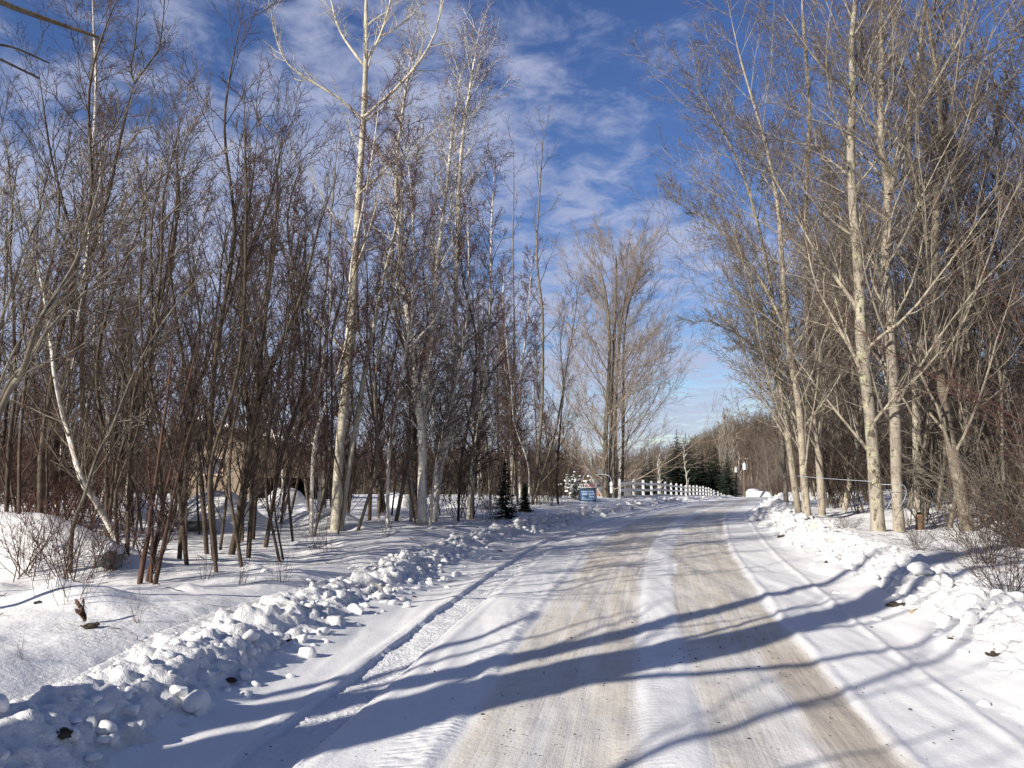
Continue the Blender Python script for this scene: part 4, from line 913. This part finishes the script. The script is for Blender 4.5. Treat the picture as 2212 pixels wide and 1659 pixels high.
# ---- utility poles
def pole(label, px, Y, h, tr, arm):
    q = at(px, 1080, Y); zg = gz(q[0], Y); root = empty('utility_pole', (q[0], Y, zg)); tag(root, label, 'utility pole', 'utility poles beyond the fence end')
    bm = bmesh.new(); bcyl(bm, (0, 0, h/2-.3), .19, .12, h+.6, 12); from_bm('pole', bm, M_POLE, root, smooth=False)
    bm = bmesh.new(); bcyl(bm, (-.02, -.42, tr), .27, .27, .85, 16); bcyl(bm, (-.02, -.42, tr+.45), .27, .12, .10, 16); bcyl(bm, (-.02, -.42, tr+.58), .05, .05, .22, 8); from_bm('transformer', bm, M_STEEL, root)
    bm = bmesh.new(); bbox(bm, (0, -.16, tr+.2), (.12, .16, .1)); bbox(bm, (0, -.16, tr-.2), (.12, .16, .1)); from_bm('bracket', bm, M_STEEL, root)
    if arm:
        bm = bmesh.new(); bbox(bm, (0, -.17, h-.35), (1.3, .09, .10)); from_bm('crossarm', bm, M_POLE, root)
        for x in (-.55, .2, .55):
            bm = bmesh.new(); bcyl(bm, (x, -.17, h-.23), .035, .03, .14, 8); from_bm('insulator', bm, M_STEEL, root)
pole('taller utility pole with crossarm and white transformer by the snow pile', 1609, 108, 6.3, 4.9, True)
pole('shorter utility pole with white transformer, left of the taller one', 1591, 140, 7.0, 6.1, False)

# ---- roadside snow pile at the far bend
def snow_pile(label, x, y, rx, ry, rz, seed):
    g = np.random.default_rng(seed); v = blob(g, (rx, ry, rz), ICO, .3); tag(mesh_np('snow_pile', v, ICOF, [M_CHUNK], loc=(x, y, gz(x, y)-.1)), label, 'snow pile')
q = at(1638, 1080, 112); snow_pile('great white snow pile right of the taller utility pole', q[0], 112, 2.4, 3, 2.5, 3)
q = at(1612, 1080, 118); snow_pile('low snow pile left of the great one, behind the pole', q[0], 118, 1.9, 2.5, 1.9, 4)
q = hit(1640, 1100); 
q = at(860, 1085, 26); snow_pile('rounded snow covered rock pile between aspen and crossed birches', q[0], 26, .8, .7, .62, 5)
q = at(1000, 1085, 27); snow_pile('snow covered rock pile behind the bent birch', q[0], 27, 1.1, .8, .65, 6)
q = at(270, 1090, 17.5); snow_pile('tall white snow mound behind the crooked birch', q[0], 17.5, .72, .7, .72, 7)
q = at(560, 1100, 24.5); snow_pile('smooth snow mound in front of the dark shed bay', q[0], 25.0, .8, .7, .42, 8)
q = at(600, 1100, 24.5); snow_pile('steep snow heap slid from the shed roof, beside the open bay', q[0]-.2, 25.6, .75, .7, .62, 9)

def litter_twigs():
    g = np.random.default_rng(31); P = []; 
    for k in range(420):
        y = g.uniform(5, 26); side = -1 if g.random() < .7 else 1; d = g.uniform(.9, 10)
        x = Lx(y)-d if side < 0 else Rx(y)+d*.6; a = g.uniform(0, 6.28); L = g.uniform(.06, .4); s = np.linspace(-.5, .5, 5)
        X = x+np.cos(a)*s*L+g.normal(0, .008, 5); Y = y+np.sin(a)*s*L; P.append(np.c_[X, Y, gz(X, Y, True)+.008+g.uniform(0, .03)*np.abs(s)*2])
    P = np.array(P); R = np.repeat(g.uniform(.002, .005, len(P))[:, None], 5, 1); tag(tubes('twig_litter', [(P, R, 4, 0)], [B_DARK]), 'fallen dark twigs littering the snow under the trees', kind='stuff')
litter_twigs()
# ---- boulders
def boulder(label, px, py, r, seed, cap=True):
    p = hit(px, py); g = np.random.default_rng(seed); root = empty('boulder', (p[0], p[1], gz(p[0], p[1]))); tag(root, label, 'boulder')
    v = blob(g, r, ICO, .35); mesh_np('rock', v, ICOF, [M_ROCK], smooth=False, parent=root, loc=(0, 0, r[2]*.45))
    if cap:
        k = v.copy(); k[:, 2] = np.maximum(k[:, 2]*1.05+.05, r[2]*.30); k[:, :2] *= .97; mesh_np('snow_cap', k, ICOF, [M_SNOW], parent=root, loc=(0, 0, r[2]*.45))
boulder('grey boulder with a snow cap under the crooked birch', 232, 1222, (.23, .22, .20), 5)
boulder('snow capped stone in line with the red clump, farther back', 425, 1145, (.42, .35, .25), 8)

# ---- dead fern
def fern():
    p = hit(190, 1340); g = np.random.default_rng(2); z = gz(p[0], p[1]); vs, fs, o = [], [], 0
    P = []; 
    for k in range(6):
        a = g.uniform(2.2, 4.2) if k < 4 else g.uniform(0, 6.28); L = g.uniform(.09, .22); s = np.linspace(0, 1, 19); c = np.c_[np.cos(a)*s*L*.45, np.sin(a)*s*L*.4, .02+L*(1.2*s-.45*s*s)*g.uniform(.7, 1.3)]; P.append(c)
        for q in range(1, 19):
            for sd in (-1, 1):
                w = .02*g.uniform(.5, 1.6)*(1-abs(s[q]-.4)); d = np.array([-math.sin(a)*sd*w, math.cos(a)*sd*w, -.035]); e = np.array([math.cos(a), math.sin(a), 0])*.012
                vs.append(np.stack([c[q]-e, c[q]+d*.6-e*1.2, c[q]+d, c[q]+e])); fs.append(np.arange(4)+o); o += 4
    tag(mesh_np('dead_fern', np.concatenate(vs), np.array(fs), [M_DEAD], smooth=False, loc=(p[0], p[1]-.05, z)), 'curled rust brown dead fern over a dark hollow in the snow', 'fern')
fern()
def leaf():
    p = hit(632, 1336); g = np.random.default_rng(4); vs = []; o = 0
    v = np.array([[0, 0, 0], [.03, .01, .02], [.05, 0, .06], [.03, -.015, .08], [0, .005, .09], [-.03, .01, .06], [-.04, -.01, .02]]); f = [[0, 1, 2, 3], [0, 3, 4, 5], [0, 5, 6, 0]]
    bm = bmesh.new(); q = [bm.verts.new(x) for x in v]; bm.faces.new([q[0], q[1], q[2], q[3]]); bm.faces.new([q[0], q[3], q[4], q[5]]); bm.faces.new([q[0], q[5], q[6]]); bmesh.ops.solidify(bm, geom=bm.faces[:], thickness=.003)
    tag(from_bm('dead_leaf', bm, M_DEAD, None, (p[0], p[1], gz(p[0], p[1]))), 'single curled brown leaf standing in the open snow', 'leaf')
leaf()
# ---- stump and sap lines by the maples
p = hit(2040*1.0-60, 1135)
def stump():
    q = at(1985, 1110, 17.5); z = gz(q[0], 17.5); root = empty('tree_stump', (q[0], 17.5, z)); tag(root, 'freshly cut orange brown stump behind the smooth pale maple', 'stump')
    g = np.random.default_rng(4); Q, R = trunk_mesh(g, np.array([[0, 0, -.2], [0, 0, .15], [.02, 0, .30], [.02, 0, .33]]), .085, .08, 10, 14, .15); R = np.maximum(R, .078); tubes('bark', [(Q, R, 14, 0)], [wood('stump bark', (.16, .10, .06))], root)
    bm = bmesh.new(); bcyl(bm, (Q[0, -1, 0], Q[0, -1, 1], .325), .074, .070, .03, 20, Matrix.Rotation(.25, 4, 'Y')); from_bm('cut_face', bm, wood('cut wood', (.36, .21, .11), (8, 8, 8)), root)
stump()
YA, YB, YC = hit(1900, 1148)[1], 17.0, hit(1745, 1130)[1]
def hose(label, pts, r=.007, name='sap_line', m=M_TUBE):
    P = resample(np.array(pts), 30); o = tubes(name, [(P[None], np.full((1, 30), r), 8, 0)], [m]); tag(o, label, 'sap line', 'sap tubing strung between the right hand maples')
hose('pale sap line strung from the maple clump to the knotted maple', [at(1722, 1028, YC-.25), at(1790, 1034, (YC+YA)/2), at(1884, 1040, YA-.27)])
hose('short pale sap line between the knotted and the smooth maple', [at(1902, 1046, YA-.2), at(1925, 1047, (YA+YB)/2-.3), at(1942, 1046, YB-.2)], .007)
hose('loose loop of pale sap tubing hanging on the smooth maple', [at(1912, 1105, YB-.32), at(1928, 1075, YB-.33), at(1940, 1052, YB-.3), at(1952, 1048, YB-.28), at(1958, 1064, YB-.28), at(1950, 1085, YB-.3), at(1938, 1100, YB-.32)], .005)
hose('dark loop of sap tubing slung round the knotted maple', [at(1880, 1050, YA-.28), at(1895, 1040, YA-.3), at(1902, 1026, YA-.28), at(1896, 1022, YA-.2)], .009, m=M_SOIL)
def knot():
    q = at(1872, 806, YA-.235); g = np.random.default_rng(1)
    bm = bmesh.new(); 
    M = Matrix.Rotation(math.pi/2, 4, 'X')
    root = [o for o in bpy.data.objects if o.type == 'EMPTY' and o.get('label', '').startswith('mottled maple')][0]
    a = np.linspace(0, 2*np.pi, 25); P = np.c_[np.cos(a)*.05, np.zeros(25), np.sin(a)*.05]+q-np.array(root.location); tubes('knot', [(P[None], np.full((1, 25), .016), 8, 0)], [B_MAPLE2], root)
    bm = bmesh.new(); bcyl(bm, tuple(q-np.array(root.location)+[0, .012, 0]), .05, .05, .02, 16, M); from_bm('knot_hole', bm, plain('knot wood', (.50, .43, .33), .9, 0, .3, 40), root)
knot()

# ---- sign with rider and snowy bush
def sign():
    Yf = 36.0; c = at(1270, 1070, Yf); z0 = gz(c[0], Yf); s = Yf/1661.
    root = empty('sale_sign', (c[0], Yf, z0)); tag(root, 'blue roadside sign in a white metal frame with an acreage rider on top', 'sign'); root.rotation_euler = (0, math.radians(-1.5), math.radians(-6))
    W, H = 34*s, 26*s; zc = c[2]-z0
    face = plain('sign blue', (.055, .12, .24), .5, 0, .25, 2.5); pale = plain('sign pale blue', (.36, .47, .66), .5, 0, .12, 4); dark = plain('sign navy', (.02, .035, .06), .5)
    bm = bmesh.new(); bbox(bm, (0, 0, zc), (W, .03, H), bev=.004); from_bm('panel', bm, face, root)
    bm = bmesh.new()
    for dz, w, h, dx in ((.30, .80, .12, 0), (.10, .34, .16, -.2), (.10, .36, .16, .24), (-.12, .3, .10, .24), (-.2, .22, .16, -.26), (-.32, .8, .06, 0)): bbox(bm, (dx*W, -.0185, zc+dz*H), (w*W, .006, h*H))
    from_bm('printed_block', bm, pale, root)
    bm = bmesh.new(); bbox(bm, (-.12*W, -.022, zc-.08*H), (.42*W, .006, .05*H), Matrix.Rotation(math.radians(-40), 4, 'Y')); from_bm('printed_stroke', bm, dark, root)
    fr = plain('sign frame', (.75, .75, .73), .5); bk = plain('sign frame dark', (.03, .04, .05), .6)
    bm = bmesh.new(); bbox(bm, (W*.5+.03, 0, zc-.22), (.05, .05, H+.55)); from_bm('frame_post', bm, fr, root)
    bm = bmesh.new(); bbox(bm, (-W*.5-.03, 0, zc-.22), (.05, .05, H+.55)); from_bm('frame_post', bm, bk, root)
    bm = bmesh.new(); bbox(bm, (0, 0, zc+H*.5+.025), (W+.012, .045, .05)); from_bm('frame_rail', bm, bk, root)
    zr = zc+H*.5+.05+5*s; rh = 9*s
    bm = bmesh.new(); bbox(bm, (0, -.002, zr), (W*1.0, .02, rh)); r = from_bm('rider', bm, M_WHITE, root)
    def txt(body, dx, col, size):
        cu = bpy.data.curves.new('lettering', 'FONT'); cu.body = body; cu.size = size; cu.align_x = 'CENTER'; cu.align_y = 'CENTER'; cu.extrude = .003; cu.offset = .004
        tmp = bpy.data.objects.new('lettering', cu); me = bpy.data.meshes.new_from_object(tmp); bpy.data.objects.remove(tmp)
        t = bpy.data.objects.new('lettering', me); COL.objects.link(t); t.parent = r; t.location = (dx, -.017, zr); t.rotation_euler = (math.pi/2, 0, 0); me.materials.clear(); me.materials.append(col)
    txt('54', -W*.33, plain('black letters', (.02, .02, .02)), rh*.95); txt('ACRES', W*.15, plain('red letters', (.50, .02, .03)), rh*.80)
    return c, Yf
sc_, Ys = sign()
def snow_bush():
    q = at(1243, 1092, Ys+.6); p = np.array([q[0], Ys+.6]); parts, mats = shrub_mesh(330, 1.35, 22, (B_DARK, M_NEEDLE2), .55, .012, (10, 6), .012)
    root = empty('snowy_bush', (p[0], p[1], gz(*p))); tag(root, 'cream snow dusted bush just left of the blue sign', 'bush')
    tubes('branches', parts, list(mats), root); g = np.random.default_rng(8); vs, fs, o = [], [], 0
    tips = parts[1][0][:, -1]
    for t in tips[::2]:
        v = blob(g, np.array([.09, .08, .05])*g.uniform(.6, 1.3), ICO2, .3)+t; vs.append(v); fs.append(ICOF2+o); o += len(v)
    mesh_np('snow_tufts', np.concatenate(vs), np.concatenate(fs), [M_SNOW], parent=root)['kind'] = 'stuff'
snow_bush()
def tank():
    q = at(1321, 1062, Yc-.9); root = empty('sap_tank', (q[0], Yc-.9, gz(q[0], Yc-.9))); tag(root, 'white sap container hung between the trunks of the vase shaped maple', 'container')
    bm = bmesh.new(); bcyl(bm, (0, 0, .62), .085, .10, .62, 14); bcyl(bm, (0, 0, .98), .10, .03, .10, 14); from_bm('body', bm, M_WHITE, root, smooth=False)
    hz = np.array([[0, 0, 1.05], [-.1, 0, 1.35], [-.5, .1, 1.5], [-.9, .2, 1.45]]); tubes('hose', [(resample(hz, 14)[None], np.full((1, 14), .02), 6, 0)], [M_TUBE], root)
tank()

# ---- brown gabled barn beyond the sign
def gable(bm, w, d, eave, ridge, y0=0):
    v = [bm.verts.new(p) for p in [(-w/2, y0, 0), (w/2, y0, 0), (w/2, y0, eave), (0, y0, ridge), (-w/2, y0, eave), (-w/2, y0+d, 0), (w/2, y0+d, 0), (w/2, y0+d, eave), (0, y0+d, ridge), (-w/2, y0+d, eave)]]
    bm.faces.new(v[0:5]); bm.faces.new(v[5:10][::-1]); bm.faces.new([v[0], v[4], v[9], v[5]]); bm.faces.new([v[1], v[6], v[7], v[2]])
def roof_slabs(bm, w, d, eave, ridge, y0, th, ov, dz=0.0):
    sl = (ridge-eave)/(w/2); ang = math.atan(sl); L = math.hypot(w/2, ridge-eave)+ov
    for s in (-1, 1):
        cx = s*(math.cos(ang)*L/2); cz = ridge-math.sin(ang)*L/2+th*.75+dz
        bbox(bm, (cx, y0+d/2, cz), (L, d+2*ov*.6, th), Matrix.Rotation(s*ang, 4, 'Y'))
def barn():
    Y = 66; q = at(1276, 1075, Y); z = gz(q[0], Y); root = empty('barn', (q[0], Y, z), math.radians(-58)); tag(root, 'orange brown gabled wooden barn behind the sign and maple', 'barn')
    ridge = at(1272, 1017, Y)[2]-z; w = 4.2; eave = ridge-2.3; wb = wood('barn boards', (.36, .18, .085), (9, 9, .6))
    bm = bmesh.new(); gable(bm, w, 2.4, eave, ridge); from_bm('wall', bm, wb, root)
    bm = bmesh.new(); roof_slabs(bm, w, 2.4, eave, ridge, 0, .12, .5); rf = from_bm('roof', bm, plain('old grey roof', (.22, .205, .20), .8, 0, .45, 3), root)
    bm = bmesh.new(); sl = math.atan((ridge-eave)/(w/2)); L = math.hypot(w/2, ridge-eave)+.5
    for s in (1,): bbox(bm, (s*math.cos(sl)*L/2, -.36, ridge-math.sin(sl)*L/2+.05), (L, .05, .10), Matrix.Rotation(s*sl, 4, 'Y'))
    from_bm('rake_board', bm, plain('rake paint', (.36, .34, .32), .7), root)
    bm = bmesh.new(); bbox(bm, (0, -.03, 1.1), (1.6, .05, 2.2)); from_bm('door', bm, wood('dark door', (.16, .09, .05)), root)
barn()
# ---- tan shed with open dark bay behind the left trees
def shed():
    x, Y = SHED; z = gz(x, Y)-.1; root = empty('shed', (x, Y, z), math.radians(0)); tag(root, 'tan house with snow edged roof and open dark bay behind left trees', 'house')
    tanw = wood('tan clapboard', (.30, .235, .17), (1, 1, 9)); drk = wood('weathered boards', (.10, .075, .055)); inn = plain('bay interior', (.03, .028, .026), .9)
    rb = at(418, 908, Y)[2]-z; xm = at(598, 1000, Y)[0]-x; xr = at(694, 1000, Y)[0]-x; x0 = at(418, 1000, Y)[0]-x
    # left tan block: front wall, side walls, back
    h1 = at(575, 958, Y)[2]-z; xt = at(552, 1000, Y)[0]-x
    xa = at(404, 1000, Y)[0]-x
    ang = math.atan2((at(418, 908, Y)[2]-at(705, 978, Y)[2]), (xr+.5-x0)); zr = lambda q: rb-.16-(math.tan(ang)*(q-x0) if q > x0 else .88*(x0-q))
    def panel(bm, pts, y0, th):
        f = [bm.verts.new((a, y0, b)) for a, b in pts]; k = [bm.verts.new((a, y0+th, b)) for a, b in pts]; n = len(pts)
        bm.faces.new(f); bm.faces.new(k[::-1])
        for i in range(n): bm.faces.new([f[i], k[i], k[(i+1) % n], f[(i+1) % n]])
    bm = bmesh.new(); panel(bm, [(xa, 0), (xt, 0), (xt, zr(xt)), (x0, zr(x0)), (xa, zr(xa))], .05, .2); bbox(bm, (xa+.1, 2.6, h1*.5), (.2, 4.7, h1)); bbox(bm, (xt-.1, 2.6, h1*.5), (.2, 4.7, h1)); bbox(bm, ((xa+xt)/2, 5.05, h1*.5), (xt-xa, .2, h1)); from_bm('wall', bm, tanw, root)
    # gable roof with ridge running away, right slope falling over the bay
    bm = bmesh.new(); L = (xr+.9-x0)/math.cos(ang)
    cx = (x0+xr+.7)/2; cz = (at(418, 908, Y)[2]+at(705, 978, Y)[2])/2-z
    bbox(bm, (cx, 2.6, cz), (L, 6.4, .16), Matrix.Rotation(ang, 4, 'Y')); bbox(bm, (x0-.85, 2.6, rb-.75), (2.3, 6.4, .16), Matrix.Rotation(-.72, 4, 'Y'))
    rf = from_bm('roof', bm, plain('brown roofing', (.13, .09, .065), .85, 0, .3, 5), root)
    bm = bmesh.new(); g = np.random.default_rng(6)
    for k in range(16):
        t = (k+.5)/16; 
        if g.random() < .22: continue
        px_ = x0+.15+(xr+.6-x0)*t; pz_ = rb-.05-(math.tan(ang)*(px_-x0)); bbox(bm, (px_, .2+g.uniform(-.3, .0), pz_+.19), (L/16*1.02, g.uniform(1.2, 2.6), g.uniform(.16, .30)), Matrix.Rotation(ang, 4, 'Y'), .03)
    sn = from_bm('roof_snow', bm, M_SNOW, rf, smooth=True)
    # bay: lintel, posts, back wall
    hl = at(870, 1032, Y)[2]-z
    bm = bmesh.new(); panel(bm, [(xt+.003, hl), (xr+.1, hl), (xr+.1, zr(xr)), (xt+.003, zr(xt))], .06, .16); from_bm('lintel', bm, drk, root)
    for px_ in (xm, xr):
        bm = bmesh.new(); bbox(bm, (px_, .12, hl*.5), (.2, .2, hl)); from_bm('post', bm, drk, root)
    bm = bmesh.new(); bbox(bm, ((xt+xr)/2, 5.05, (hl+.7)*.5), (xr-xt, .12, hl+.7)); bbox(bm, (xr, 2.6, (hl+.7)*.5), (.12, 4.8, hl+.7)); from_bm('bay_wall', bm, inn, root)
    bm = bmesh.new(); xw = at(457, 1000, Y)[0]-x; bbox(bm, (xw, .03, at(620, 1007, Y)[2]-z), (.9, .06, .75)); wf = from_bm('window', bm, plain('window trim', (.55, .42, .32), .6), root)
    bm = bmesh.new(); bbox(bm, (xw, -.005, at(620, 1007, Y)[2]-z), (.7, .05, .55)); from_bm('pane', bm, plain('window glass', (.10, .11, .13), .1), wf)
shed()
print('objects', len(bpy.data.objects), 'verts', sum(len(m.vertices) for m in bpy.data.meshes))
